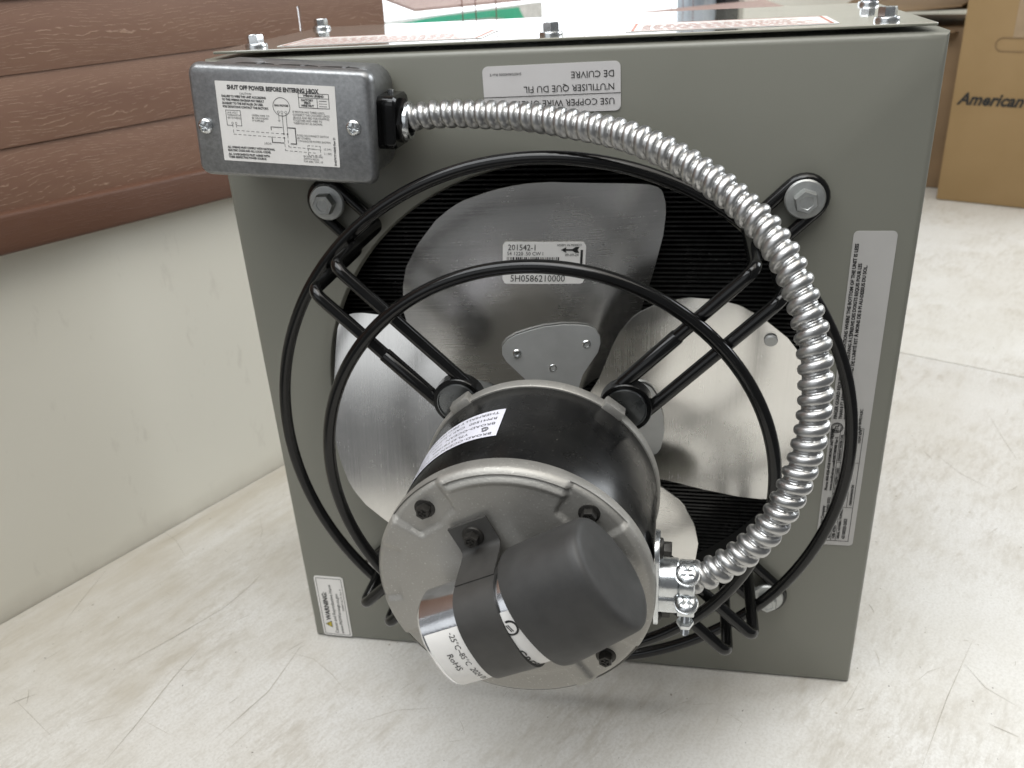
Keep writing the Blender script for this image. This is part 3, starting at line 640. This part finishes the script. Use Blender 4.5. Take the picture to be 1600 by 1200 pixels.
for a in (45, 135, 225, 315):
    e = Vector((math.cos(R(a)), 0, math.sin(R(a)))); tg = Vector((-math.sin(R(a)), 0, math.cos(R(a))))
    mw = Matrix((e, Vector((0, 1, 0)), tg)).transposed().to_4x4(); mw.translation = (CX, 0, CZ)
    bk = obj('bracket', HP, 'black_gloss', ht, mw)
    ctr = Vector((CX, 0, CZ))
    obj('bolt', BOLT, 'bolt_steel', bk, frame(ctr+e*.2206+Vector((0, -.0082, 0)), tg, tg.cross(Vector((0, -1, 0)))*-1, (0, -1, 0)) @ Matrix.Rotation(random.uniform(0, 1), 4, 'Z'))
    obj('lug', LUGM, 'lug_steel', bk, frame(ctr+e*.0735+Vector((0, -.0915, 0)), (1, 0, 0), (0, 0, 1)))
    obj('grommet', RUB, 'black_gloss', bk, frame(ctr+e*.0735+Vector((0, -.0870, 0)), (1, 0, 0), (0, 0, 1)))
    for s in (1,):
        st = ctr+e*.082+tg*(.0116*s)+Vector((0, -.0915, 0)); obj('sleeve', SLV, 'black_gloss', bk, frame(st, tg, e.cross(tg), e))
        
# ------------------------------------------------------------------ motor
MF = frame((CX, 0, CZ), (1, 0, 0), (0, 0, 1))     # local z = towards the viewer (-Y)
mo = obj('motor', lathe([(0, .112), (.0722, .112), (.0726, .113), (.0726, .197), (.0722, .198), (0, .198)], 96), 'motor_black', ht, MF)
obj('rear_flange', lathe([(0, .098), (.030, .098), (.060, .102), (.0725, .104), (.0742, .106), (.0742, .1125), (.0735, .1135), (.070, .1135)], 96, False, False), 'cast_aluminium', mo, MF)
for a in (52, 128, 232, 308):
    obj('flange_tab', box(-.007, .007, .068, .0775, .105, .1145, .0012), 'cast_aluminium', mo, MF @ Matrix.Rotation(R(a-90), 4, 'Z'))
SCR = [133.2, 50.7, -135.1, -41.1]
def ss(a, b_, x): x = max(0, min(1, (x-a)/(b_-a))); return x*x*(3-2*x)
def capz(r, th):
    d = math.degrees(th); z = .2072
    z -= .0012*ss(.0715, .0742, r)**2*2
    for a in SCR:
        dd = abs((d-a+180) % 360-180)
        edge = .0525+.00025*dd
        w_ = (1-ss(13.0, 14.6, dd))*ss(edge-.0010, edge+.0010, r); z -= .0022*w_
    dd = abs((d-90+180) % 360-180)
    if dd < 28: z += .0009*(1-ss(26.5, 27.5, dd))*(ss(.0655, .0662, r)*(1-ss(.0684, .0690, r)))-.0013*(1-ss(26.5, 27.5, dd))*ss(.0690, .0695, r)*(1-ss(.0712, .0716, r))
    dd = abs((d-176+180) % 360-180)
    if dd < 16: z -= .0016*(1-ss(14, 15.5, dd))*ss(.062, .064, r)
    dd = abs((d+88+180) % 360-180)
    if dd < 26: z -= .0018*(1-ss(24, 25.5, dd))*ss(.058, .0605, r)
    dd = abs((d-8+180) % 360-180)
    if dd < 18: z += .0030*(1-ss(13, 17, dd))*ss(.046, .052, r)*(1-ss(.063, .067, r))
    z += .0006*(1-ss(.022, .024, r))
    return z
def endcap():
    bm = bmesh.new(); K = 288; rs = [.0742*(k/60) for k in range(1, 61)]; c0 = bm.verts.new((0, 0, capz(0, 0))); prev = None
    for r_ in rs:
        row = [bm.verts.new((r_*math.cos(2*math.pi*k/K), r_*math.sin(2*math.pi*k/K), capz(r_, 2*math.pi*k/K-(2*math.pi if k > K/2 else 0)))) for k in range(K)]
        for k in range(K):
            if prev is None: bm.faces.new((c0, row[k], row[(k+1) % K]))
            else: bm.faces.new((prev[k], row[k], row[(k+1) % K], prev[(k+1) % K]))
        prev = row
    for r_, z in ((.0746, .2035), (.0746, .1965), (.0738, .1955), (.070, .1955)):
        row = [bm.verts.new((r_*math.cos(2*math.pi*k/K), r_*math.sin(2*math.pi*k/K), z)) for k in range(K)]
        for k in range(K): bm.faces.new((prev[k], row[k], row[(k+1) % K], prev[(k+1) % K]))
        prev = row
    return finish(bm, 'end_cap', 55)
obj('end_cap', endcap(), 'cast_aluminium', mo, MF)
MSC = finish(hexbolt(.0058, .0016, .0040, .0062, True), 'screw')
for a in SCR:
    obj('screw', MSC, 'screw_dark', mo, MF @ Matrix.Translation((.0645*math.cos(R(a)), .0645*math.sin(R(a)), .2038)) @ Matrix.Rotation(R(a+13), 4, 'Z'))
obj('brass_pin', lathe([(.0016, 0), (.0016, .002), (.0011, .0026), (0, .0026)], 14), 'brass', mo, MF @ Matrix.Translation((.0525, -.029, .2065)))
# curved label on the motor body
def mwarp(off, th0=99.5, y0=.1395):
    def f(c_):
        th = R(th0)+c_.x/.0727; r_ = .0727+off; return Vector((r_*math.cos(th), r_*math.sin(th), y0+c_.y))
    return f
bm = bmesh.new(); A = [(bm.verts.new((.085*k/40, 0, 0)), bm.verts.new((.085*k/40, .0305, 0))) for k in range(41)]
for p_, q_ in zip(A, A[1:]): bm.faces.new((p_[0], q_[0], q_[1], p_[1]))
obj('label', finish(warp(bm, mwarp(.0003)), 'label'), 'label_violet', mo, MF)
bm = bmesh.new()
for s_, x, y in (('BROAD-OCEAN MOTOR LLC, CHINA', .003, .0262), ('Y7L43T8100A  1/12HP', .018, .0206), ('BROAD-OCEAN  115V  60HZ  1.9A', .003, .0150), ('RPM1500  CAP.7.5uF/370V', .003, .0090), ('THERMALLY PROTECTED  CW', .003, .0030)): text_bm(bm, s_, x, y, .0036, sx=1.25)
circ_bm(bm, .0085, .0216, .0022, .0006, 60, 330); circ_bm(bm, .0085, .0216, .0012, .0005)
obj('print', inkmesh(warp(bm, mwarp(.0005)), 'print'), 'ink_soft', mo, MF)
# ------------------------------------------------------------------ capacitor strapped to the end cap
ca = R(26.2); P0 = Vector((-.031, -.2305, .2300))
ax = Vector((math.cos(ca), -.02, math.sin(ca))).normalized(); pr = Vector((-math.sin(ca), 0, math.cos(ca))); fr_ = Vector((0, -1, 0)); fr_ = (fr_-ax*fr_.dot(ax)).normalized(); pr = fr_.cross(ax)*1
if pr.z < 0: pr = -pr
CF = Matrix((ax, pr, ax.cross(pr))).transposed().to_4x4(); CF.translation = P0    # x along, y up across, z towards viewer
if (CF.to_3x3() @ Vector((0, 0, 1))).y > 0: print('capacitor frame flipped')
def oval(prof, n=56, caps=(True, True), pw=2.35):
    bm = bmesh.new(); rings = []
    for x, a, b_ in prof:
        ring_ = []
        for k in range(n):
            t_ = 2*math.pi*k/n; c_, s_ = math.cos(t_), math.sin(t_)
            ring_.append(bm.verts.new((x, a*math.copysign(abs(c_)**(2/pw), c_), b_*math.copysign(abs(s_)**(2/pw), s_))))
        rings.append(ring_)
    for A, B in zip(rings, rings[1:]):
        for k in range(n): bm.faces.new((A[k], A[(k+1) % n], B[(k+1) % n], B[k]))
    if caps[0]: bm.faces.new(list(reversed(rings[0])))
    if caps[1]: bm.faces.new(rings[-1])
    return bm
ka, kb = .0262, .0205
cap_o = obj('capacitor', oval([(0, ka-.003, kb-.003), (.0008, ka-.0012, kb-.0012), (.0025, ka, kb), (.085, ka, kb)]), 'can_aluminium', ht, CF)
obj('strap', finish(oval([(.0240, ka+.0002, kb+.0002), (.0241, ka+.0016, kb+.0016), (.0475, ka+.0016, kb+.0016), (.0476, ka+.0002, kb+.0002)], caps=(False, False)), 'strap', 40), 'strap_grey', cap_o, CF)
# strap tab screwed to the end cap
bm = bmesh.new(); tabp = [(ka+.004, -.021), (ka+.0015, -.0135), (ka+.0005, -.004)]
sect = [(.047, -.0222), (ka+.0070, -.0222), (ka+.0045, -.0215), (ka+.0030, -.0190), (ka+.0022, -.0140), (ka+.0016, -.006), (ka+.0008, .002)]
rows = []
for y, z in sect: rows.append([bm.verts.new((x, y, z)) for x in (.0243, .0320, .0395, .0472)])
for A, B in zip(rows, rows[1:]):
    for k in range(3): bm.faces.new((A[k], A[k+1], B[k+1], B[k]))
bm.normal_update(); bmesh.ops.solidify(bm, geom=bm.faces[:], thickness=.0014)
obj('strap_tab', finish(bm, 'strap_tab', 45), 'strap_grey', cap_o, CF)
obj('screw', MSC, 'screw_dark', cap_o, CF @ Matrix.Translation((.0352, .0390, -.0212)))
bz = lambda t_: None
BT = CF @ Matrix.Translation((.0570, .0015, .0008)) @ Matrix.Rotation(R(8.5), 4, 'Z')
obj('boot', finish(oval([(.0005, ka+.0004, kb+.0004), (.0, ka+.0040, kb+.0026), (.0010, ka+.0060, kb+.0042), (.004, ka+.0066, kb+.0046), (.012, ka+.0062, kb+.0046), (.030, ka+.0050, kb+.0040), (.0390, ka+.0044, kb+.0036), (.0430, ka+.0040, kb+.0032), (.0446, ka+.0032, kb+.0024), (.0455, ka+.0016, kb+.0008), (.0459, ka-.0008, kb-.0014), (.0461, ka-.010, kb-.010)], n=72, pw=2.25), 'boot', 50), 'rubber_boot', cap_o, BT)
# wrapped label and lettering on the can
pw = 2.35; tab_ = []; L_ = 0; prev = None
for k in range(721):
    t_ = math.pi*.5-2*math.pi*k/720*.5-0.0; t_ = math.pi*.80-math.pi*1.2*k/720
    # parametrised from top-front (+y) over the front (+z) to below (-y)
    c_, s_ = math.cos(math.pi*.5-t_), math.sin(math.pi*.5-t_)
    t2 = math.pi*.1+math.pi*1.0*k/720
    c_, s_ = math.cos(t2), math.sin(t2)
    p_ = Vector((0, ka*math.copysign(abs(c_)**(2/pw), c_), kb*math.copysign(abs(s_)**(2/pw), s_)))
    if prev is not None: L_ += (p_-prev).length
    prev = p_; tab_.append((L_, p_))
def canpt(x, arc, off):
    arc = max(0, min(tab_[-1][0]-1e-6, arc))
    lo = 0; hi = 720
    while hi-lo > 1:
        mid = (lo+hi)//2
        if tab_[mid][0] <= arc: lo = mid
        else: hi = mid
    f_ = (arc-tab_[lo][0])/max(1e-9, tab_[hi][0]-tab_[lo][0]); p_ = tab_[lo][1].lerp(tab_[hi][1], f_); d_ = (tab_[hi][1]-tab_[lo][1]).normalized(); nn = Vector((0, -d_.z, d_.y))
    if nn.dot(p_) < 0: nn = -nn
    return Vector((x, p_.y, p_.z))+nn*off
A0, A1 = .0135, .0560
bm = bmesh.new(); gr = [[bm.verts.new(canpt(x, A0+(A1-A0)*k/48, .0002)) for x in (.0036, .020, .043, .068)] for k in range(49)]
for A, B in zip(gr, gr[1:]):
    for k in range(3): bm.faces.new((A[k], A[k+1], B[k+1], B[k]))
obj('label', finish(bm, 'label'), 'label_paper', cap_o, CF)
bm = bmesh.new()
text_bm(bm, '-25°C~85°C  2024 06', .0020, .0040, .0046, sx=.86); text_bm(bm, 'RoHS', .0125, -.0024, .0048, sx=1.02)
GB = bmesh.new(); text_bm(GB, 'GREEN', .0215, .0315, .0072, bold=.0001)
LG = bmesh.new(); circ_bm(LG, .0085, .0368, .0036, .0011, -60, 200); line_bm(LG, [(.0068, .0362), (.0102, .0374)], .0006); line_bm(LG, [(.0068, .0352), (.0102, .0364)], .0006)
# text x runs down round the can, text y runs back along the axis
warp(GB, lambda c_: canpt(.0130+c_.y, A0+c_.x, .0004)); obj('lettering', inkmesh(GB, 'lettering'), 'ink', cap_o, CF)
warp(LG, lambda c_: canpt(.0130+c_.y, A0+c_.x, .0004)); obj('logo', inkmesh(LG, 'logo'), 'ink', cap_o, CF)
warp(bm, lambda c_: canpt(.0130+c_.y, A0+c_.x, .0004))
obj('print', inkmesh(bm, 'print'), 'ink', cap_o, CF)

# ------------------------------------------------------------------ junction box
JA = R(-4.3); JX, JZ = -.1585, .4595
JF = frame((JX, 0, JZ), (math.cos(JA), 0, math.sin(JA)), (-math.sin(JA), 0, math.cos(JA)))   # z towards viewer
JW, JH, JD = .1175, .0682, .0505
def rr_loft(sections, n=8):
    bm = bmesh.new(); rows = []
    for w_, h_, r_, z in sections: rows.append([bm.verts.new((x, y, z)) for x, y in rrect(w_, h_, r_, n)])
    for A, B in zip(rows, rows[1:]):
        k_ = len(A)
        for k in range(k_): bm.faces.new((A[k], A[(k+1) % k_], B[(k+1) % k_], B[k]))
    bm.faces.new(list(reversed(rows[0]))); bm.faces.new(rows[-1]); return bm
jb = obj('junction_box', rr_loft([(JW-.008, JH-.006, .011, .0006), (JW-.004, JH-.003, .012, .004), (JW-.003, JH-.0016, .012, .0425), (JW-.003, JH-.0016, .012, .0428)]), 'galvanised', ht, JF)
obj('cover', finish(rr_loft([(JW-.0015, JH-.0015, .0065, .0430), (JW, JH, .0070, .0436), (JW, JH, .0070, .0452), (JW-.0006, JH-.0006, .0068, .0468), (JW-.0022, JH-.0022, .0062, .0488), (JW-.0044, JH-.0044, .0052, .0500), (JW-.0064, JH-.0064, .0046, .0505)]), 'cover', 30), 'galvanised', jb, JF)
PAN = finish(panhead(.0046, .0024), 'screw')
for x, y, a in ((-.0500, -.0030, 20), (.0462, .0010, 35)): obj('screw', PAN, 'zinc', jb, JF @ Matrix.Translation((x, y, .0505)) @ Matrix.Rotation(R(a), 4, 'Z'))
# pry-out slots pressed in the upper flange of the cover
for x in (-.018, .010, .036):
    bm = bmesh.new(); outl = [(.0125*math.cos(R(a)), .0055*math.sin(R(a))) for a in range(0, 181, 12)]; bm = plate(outl, 0, .0004)
    ko = finish(bm, 'knockout', 30)
    obj('knockout', ko, 'interior_black', jb, JF @ frame((x, JH/2-.0009+.00025, .0408), (1, 0, 0), (0, 0, -1), (0, 1, 0)))
    obj('knockout_bridge', box(-.0012, .0012, -.001, .0058, .0003, .0008, .0001, 1), 'galvanised', jb, JF @ frame((x+.003, JH/2-.0009+.00035, .0408), (1, 0, 0), (0, 0, -1), (0, 1, 0)))
# wiring diagram label
LW, LH = .0762, .0478; lx, ly = -.0022, .0005
obj('label', plate(rrect(LW, LH, .0003, 1), 0, .0002), 'label_paper', jb, JF @ Matrix.Translation((lx, ly, .0505)))
bm = bmesh.new()
def J(u_, v_): return (u_-.5)*LW, (.5-v_)*LH
def jt(s_, u_, v_, sz, al='LEFT', sx=1, bold=0): x, y = J(u_, v_); text_bm(bm, s_, x, y, sz, al, sx=sx, bold=bold)
def jl(pts_, w_=.0003, dash=None): line_bm(bm, [J(*p_) for p_ in pts_], w_, dash)
jt('SHUT OFF POWER BEFORE ENTERING J-BOX', .10, .095, .0035, sx=.83, bold=.00017)
jt('CAUTION', .20, .155, .0017)
for k, s_ in enumerate(('FAILURE TO WIRE THIS UNIT ACCORDING', 'TO THIS WIRING DIAGRAM MAY RESULT', 'IN INJURY TO THE INSTALLER OR USER.', 'FOR DEVIATIONS CONTACT THE FACTORY.')): jt(s_, .045, .195+.043*k, .00185, sx=.80, bold=.00008)
for k, s_ in enumerate(('IF MOTOR HAS THREE LEADS,', 'CONNECT THE COLORED LEADS', '(BLACK AND RED FOR EXAMPLE)', 'TOGETHER AND WIRE TO', 'THERMOSTAT AS SHOWN.')): jt(s_, .635, .345+.035*k, .0018, sx=.86)
for k, s_ in enumerate(('LINE VOLT', 'THERMOSTAT', '(BY OTHERS)')): jt(s_, .075, .395+.033*k, .0016, sx=.9)
for k, s_ in enumerate(('GREEN WIRE TO', 'BE GROUNDED', 'IF SUPPLIED')): jt(s_, .285, .415+.033*k, .0016, sx=.95)
for k, s_ in enumerate(('FUSED DISCONNECT SWITCH', '(BY OTHERS)', '115V/60HZ/1Ø POWER SHOWN')): jt(s_, .655, .635+.035*k, .0017, sx=.88)
for k, s_ in enumerate(('ALL WIRING MUST COMPLY WITH NATIONAL', 'ELECTRIC CODE AND ALL LOCAL CODES.')): jt(s_, .045, .835+.040*k, .0018, sx=.83, bold=.00008)
for k, s_ in enumerate(('ALL COMPONENTS MUST AGREE WITH', 'THEIR RESPECTIVE POWER SOURCE.')): jt(s_, .045, .925+.038*k, .0018, sx=.86, bold=.00008)
for k, s_ in enumerate(('SECOND FUSE AND', 'SWITCH REQ\'D.', 'FOR 208V, 230V, 1Ø')): jt(s_, .695, .895+.033*k, .0016, sx=.9)
jt('J-BOX', .37, .76, .0017); jt('L2 (W)', .875, .79, .0016); jt('L1 (BK)', .875, .845, .0016)
jt('FAN MOTOR', .545, .275, .0017, 'CENTER', sx=.9, bold=.00008)
x, y = J(.545, .28); circ_bm(bm, x, y, .0054, .00032)
for u_ in (.515, .545, .578): x, y = J(u_, .345); circ_bm(bm, x, y, .0007, .0002, n=10)
jl([(.515, .36), (.515, .45)], .00018); jl([(.505, .45), (.525, .45)], .0002); jl([(.510, .462), (.520, .462)], .0002)
jl([(.545, .36), (.545, .62)], .00028); jl([(.578, .36), (.578, .63)], .00028)
jl([(.695, .10), (.945, .10), (.945, .275), (.695, .275), (.695, .10)], .00032); jl([(.695, .155), (.945, .155)], .0003); jl([(.848, .155), (.848, .275)], .0003)
jt('WIRING LEGEND', .82, .14, .0017, 'CENTER', bold=.00008)
for k, s_ in enumerate(('FACTORY', 'FIELD', 'WIRE NUT')): jt(s_, .765, .195+.033*k, .0017, 'CENTER', bold=.00008)
jl([(.865, .185), (.925, .185)], .0003); jl([(.865, .218), (.925, .218)], .0003, .0013); jl([(.865, .25), (.925, .25)], .0003, .0007)
jl([(.065, .355), (.190, .355), (.190, .545), (.150, .545)], .00028); jl([(.112, .545), (.065, .545), (.065, .355)], .00028)
for u_ in (.112, .142): x, y = J(u_, .515); circ_bm(bm, x, y, .0006, .0002, n=10)
jl([(.112, .53), (.112, .655), (.54, .665)], .00026, .0032); jl([(.142, .53), (.142, .605), (.54, .615)], .00026, .0032)
jl([(.44, .575), (.44, .535), (.535, .535)], .0004); jl([(.585, .535), (.645, .535), (.645, .735), (.598, .735)], .0006); jl([(.44, .66), (.44, .73), (.54, .73)], .0005)
for u_, v_ in ((.545, .615), (.576, .615), (.545, .665)): x, y = J(u_, v_); disc_bm(bm, x, y, .0005)
jl([(.545, .68), (.545, .825), (.80, .835)], .00026, .003); jl([(.576, .63), (.576, .775), (.80, .785)], .00026, .003); jl([(.74, .745), (.845, .745), (.845, .865), (.74, .865), (.74, .745)], .00026, .0024); jl([(.745, .785), (.855, .79)], .0002)
x, y = J(.975, .985); text_bm(bm, '5H0797710000 Rev D', x, y, .0019, rot=R(90), bold=.00005)
obj('print', inkmesh(bm, 'print'), 'ink_soft', jb, JF @ Matrix.Translation((lx, ly, .05085)))

# ------------------------------------------------------------------ conduit and its two connectors
CP = [(-.0849, -.0240, .4582), (-.0591, -.0275, .4602), (-.0342, -.0340, .4602), (-.0047, -.0453, .4599), (.0230, -.0585, .4573), (.0457, -.0717, .4551), (.0671, -.0850, .4501), (.0874, -.0975, .4417), (.1037, -.1100, .4329), (.1195, -.1225, .4214), (.1300, -.1335, .4105), (.1378, -.1425, .3983), (.1436, -.1505, .3847), (.1476, -.1575, .3711), (.1496, -.1635, .3560), (.1503, -.1683, .3383), (.1485, -.1715, .3184), (.1444, -.1747, .3014), (.1378, -.1778, .2839), (.1288, -.1795, .2680), (.1172, -.1806, .2550), (.1055, -.1815, .2460), (.0940, -.1820, .2405)]
def catmull(P_, n=10):
    P_ = [Vector(p_) for p_ in P_]; Q = [P_[0]*2-P_[1]]+P_+[P_[-1]*2-P_[-2]]; out = []
    for i in range(1, len(Q)-2):
        for k in range(n):
            t_ = k/n; a, b_, c_, d_ = Q[i-1:i+3]
            out.append(.5*((2*b_)+(c_-a)*t_+(2*a-5*b_+4*c_-d_)*t_*t_+(3*b_-a-3*c_+d_)*t_**3))
    out.append(P_[-1]); return out
def conduit():
    path = catmull(CP, 12)
    for _ in range(12): path = [path[0]]+[(a+b_*2+c_)/4 for a, b_, c_ in zip(path, path[1:], path[2:])]+[path[-1]]
    cum = [0]
    for a, b_ in zip(path, path[1:]): cum.append(cum[-1]+(b_-a).length)
    Lt = cum[-1]; pitch_ = .0079; per = 16; ns = int(Lt/pitch_*per); seg = 40
    def pos(s_):
        lo, hi = 0, len(cum)-1
        while hi-lo > 1:
            mid = (lo+hi)//2
            if cum[mid] <= s_: lo = mid
            else: hi = mid
        return path[lo].lerp(path[hi], (s_-cum[lo])/(cum[hi]-cum[lo]))
    bm = bmesh.new(); nx = None; prev = None
    wob = [random.uniform(-.00012, .00012) for _ in range(200)]
    for i in range(ns+1):
        s_ = Lt*i/ns; p_ = pos(s_); tt = (pos(min(Lt, s_+.002))-pos(max(0, s_-.002))).normalized()
        if nx is None: nx = tt.cross(Vector((0, 0, 1))).normalized()
        nx = (nx-tt*nx.dot(tt)).normalized(); ny = tt.cross(nx); row = []
        for k in range(seg):
            a = 2*math.pi*k/seg; ph = (s_/pitch_-k/seg); j = int(math.floor(ph)); f_ = ph-j
            x = (f_-.38)/.37
            h_ = math.sqrt(max(0, 1-abs(x)**2.3)) if abs(x) < 1 else 0
            x2 = (f_-.88)/.11; h2 = .22*math.sqrt(max(0, 1-x2*x2)) if abs(x2) < 1 else 0
            r_ = .0060+.0026*max(h_, h2)+wob[j % 200]
            row.append(bm.verts.new(p_+(nx*math.cos(a)+ny*math.sin(a))*r_))
        if prev:
            for k in range(seg): bm.faces.new((prev[k], prev[(k+1) % seg], row[(k+1) % seg], row[k]))
        prev = row
    return finish(bm, 'conduit', 80)
obj('conduit', conduit(), 'conduit_metal', ht)
# black collar at the junction box
jc = obj('collar', finish(rr_loft([(.029, .031, .004, 0), (.030, .032, .005, .001), (.030, .032, .005, .0125), (.028, .030, .006, .0140)]), 'collar', 30), 'black_gloss', ht, frame((JX+.0545, -.0240, JZ-.0022), (0, -1, 0), (-math.sin(JA), 0, math.cos(JA)), (math.cos(JA), 0, math.sin(JA))))
KF = frame((JX+.0545, -.0240, JZ-.0022), (0, -1, 0), (-math.sin(JA), 0, math.cos(JA)), (math.cos(JA), 0, math.sin(JA)))
obj('lock_nut', finish(lathe([(.0135, .0135), (.0135, .0165), (.0120, .0178), (.0095, .0178), (.0090, .0150)], 8, False, False), 'lock_nut', 30), 'black_gloss', jc, KF)
obj('throat', finish(lathe([(.0118, .0160), (.0118, .0195), (.0108, .0205), (.0092, .0205), (.0088, .0170)], 32, False, False), 'throat', 40), 'zinc', jc, KF)
obj('collar_screw', lathe([(.0022, 0), (.0022, .002), (0, .0022)], 12), 'zinc', jc, KF @ frame((-.004, .0158, .006), (1, 0, 0), (0, 0, -1), (0, 1, 0)))
# zinc squeeze connector at the motor
QF = frame((CX+.0732, -.1815, .2395), (0, -1, 0), (0, 0, 1), (1, 0, 0))      # x towards viewer, y up, z = world +X
qc = obj('connector', finish(plate(rrect(.024, .056, .010, 6), 0, .0026, .0008), 'connector', 30), 'zinc', ht, QF)
obj('barrel', finish(lathe([(.0112, .0026), (.0112, .0120), (.0106, .0128), (.0092, .0128), (.0092, .0026)], 32, False, False), 'barrel', 30), 'zinc', qc, QF)
obj('base_step', finish(plate(rrect(.021, .012, .003, 4, 0, -.0105), .0026, .0150, .0008), 'base_step', 30), 'zinc', qc, QF)
def saddle():
    bm = bmesh.new(); rows = []
    for z, dr in ((.0128, 0), (.0134, .0012), (.0170, .0007), (.0206, .0012), (.0212, 0)):
        row = []
        for k in range(41):
            a = R(-78+156*k/40); r_ = .0108+dr; row.append((Vector((r_*math.cos(a), r_*1.05*math.sin(a), z))))
        rows.append([bm.verts.new(p_) for p_ in row])
    for A, B in zip(rows, rows[1:]):
        for k in range(40): bm.faces.new((A[k], A[k+1], B[k+1], B[k]))
    bm.normal_update(); bmesh.ops.solidify(bm, geom=bm.faces[:], thickness=.0014)
    for y0_ in (.0090, -.0090):
        merge(bm, plate(rrect(.0110, .0078, .003, 5, .0090, y0_*1.25), .0126, .0214, .0006))
    return finish(bm, 'saddle', 35)
obj('saddle_clamp', saddle(), 'zinc', qc, QF)
obj('lower_saddle', finish(lathe([(.0100, .0130), (.0106, .0136), (.0106, .0206), (.0100, .0212), (.0090, .0212)], 32, False, False), 'lower_saddle', 35), 'zinc', qc, QF)
PAN2 = finish(panhead(.0060, .0028), 'clamp_screw')
UPV = Matrix.Rotation(R(-62), 4, 'X')
for y0_ in (.0128, -.0060):
    fz = QF @ frame((.0115, y0_, .0170), (0, 0, 1), Vector((.88, -.47, 0)), Vector((.47, .88, 0)))
    s_ = obj('clamp_screw', PAN2, 'zinc', qc, fz)
    obj('washer', finish(lathe([(.0066, -.0019), (.0066, -.0008), (.0056, -.0004), (0, -.0004)], 24), 'washer'), 'zinc', qc, fz)
fz = QF @ frame((.0105, -.0068, .0170), (0, 0, 1), Vector((.97, -.2, 0)), Vector((.2, .97, 0)))
bm = bmesh.new(); prf = []
for k in range(26): prf += [(.0024, -.0262+.0010*k), (.0019, -.0262+.0010*k+.0005)]
obj('thread', finish(lathe([(0, -.0264)]+prf, 16), 'thread', 20), 'zinc', qc, fz)
obj('nut', finish(lathe([(.0042, -.0190), (.0046, -.0184), (.0046, -.0158), (.0042, -.0152), (.0022, -.0152)], 6), 'nut', 20), 'zinc', qc, fz)
for y0_ in (.0200, -.0215):
    obj('plate_screw', MSC, 'screw_dark', qc, QF @ Matrix.Translation((.001, y0_, .0026)) @ Matrix.Rotation(.3, 4, 'Z'))
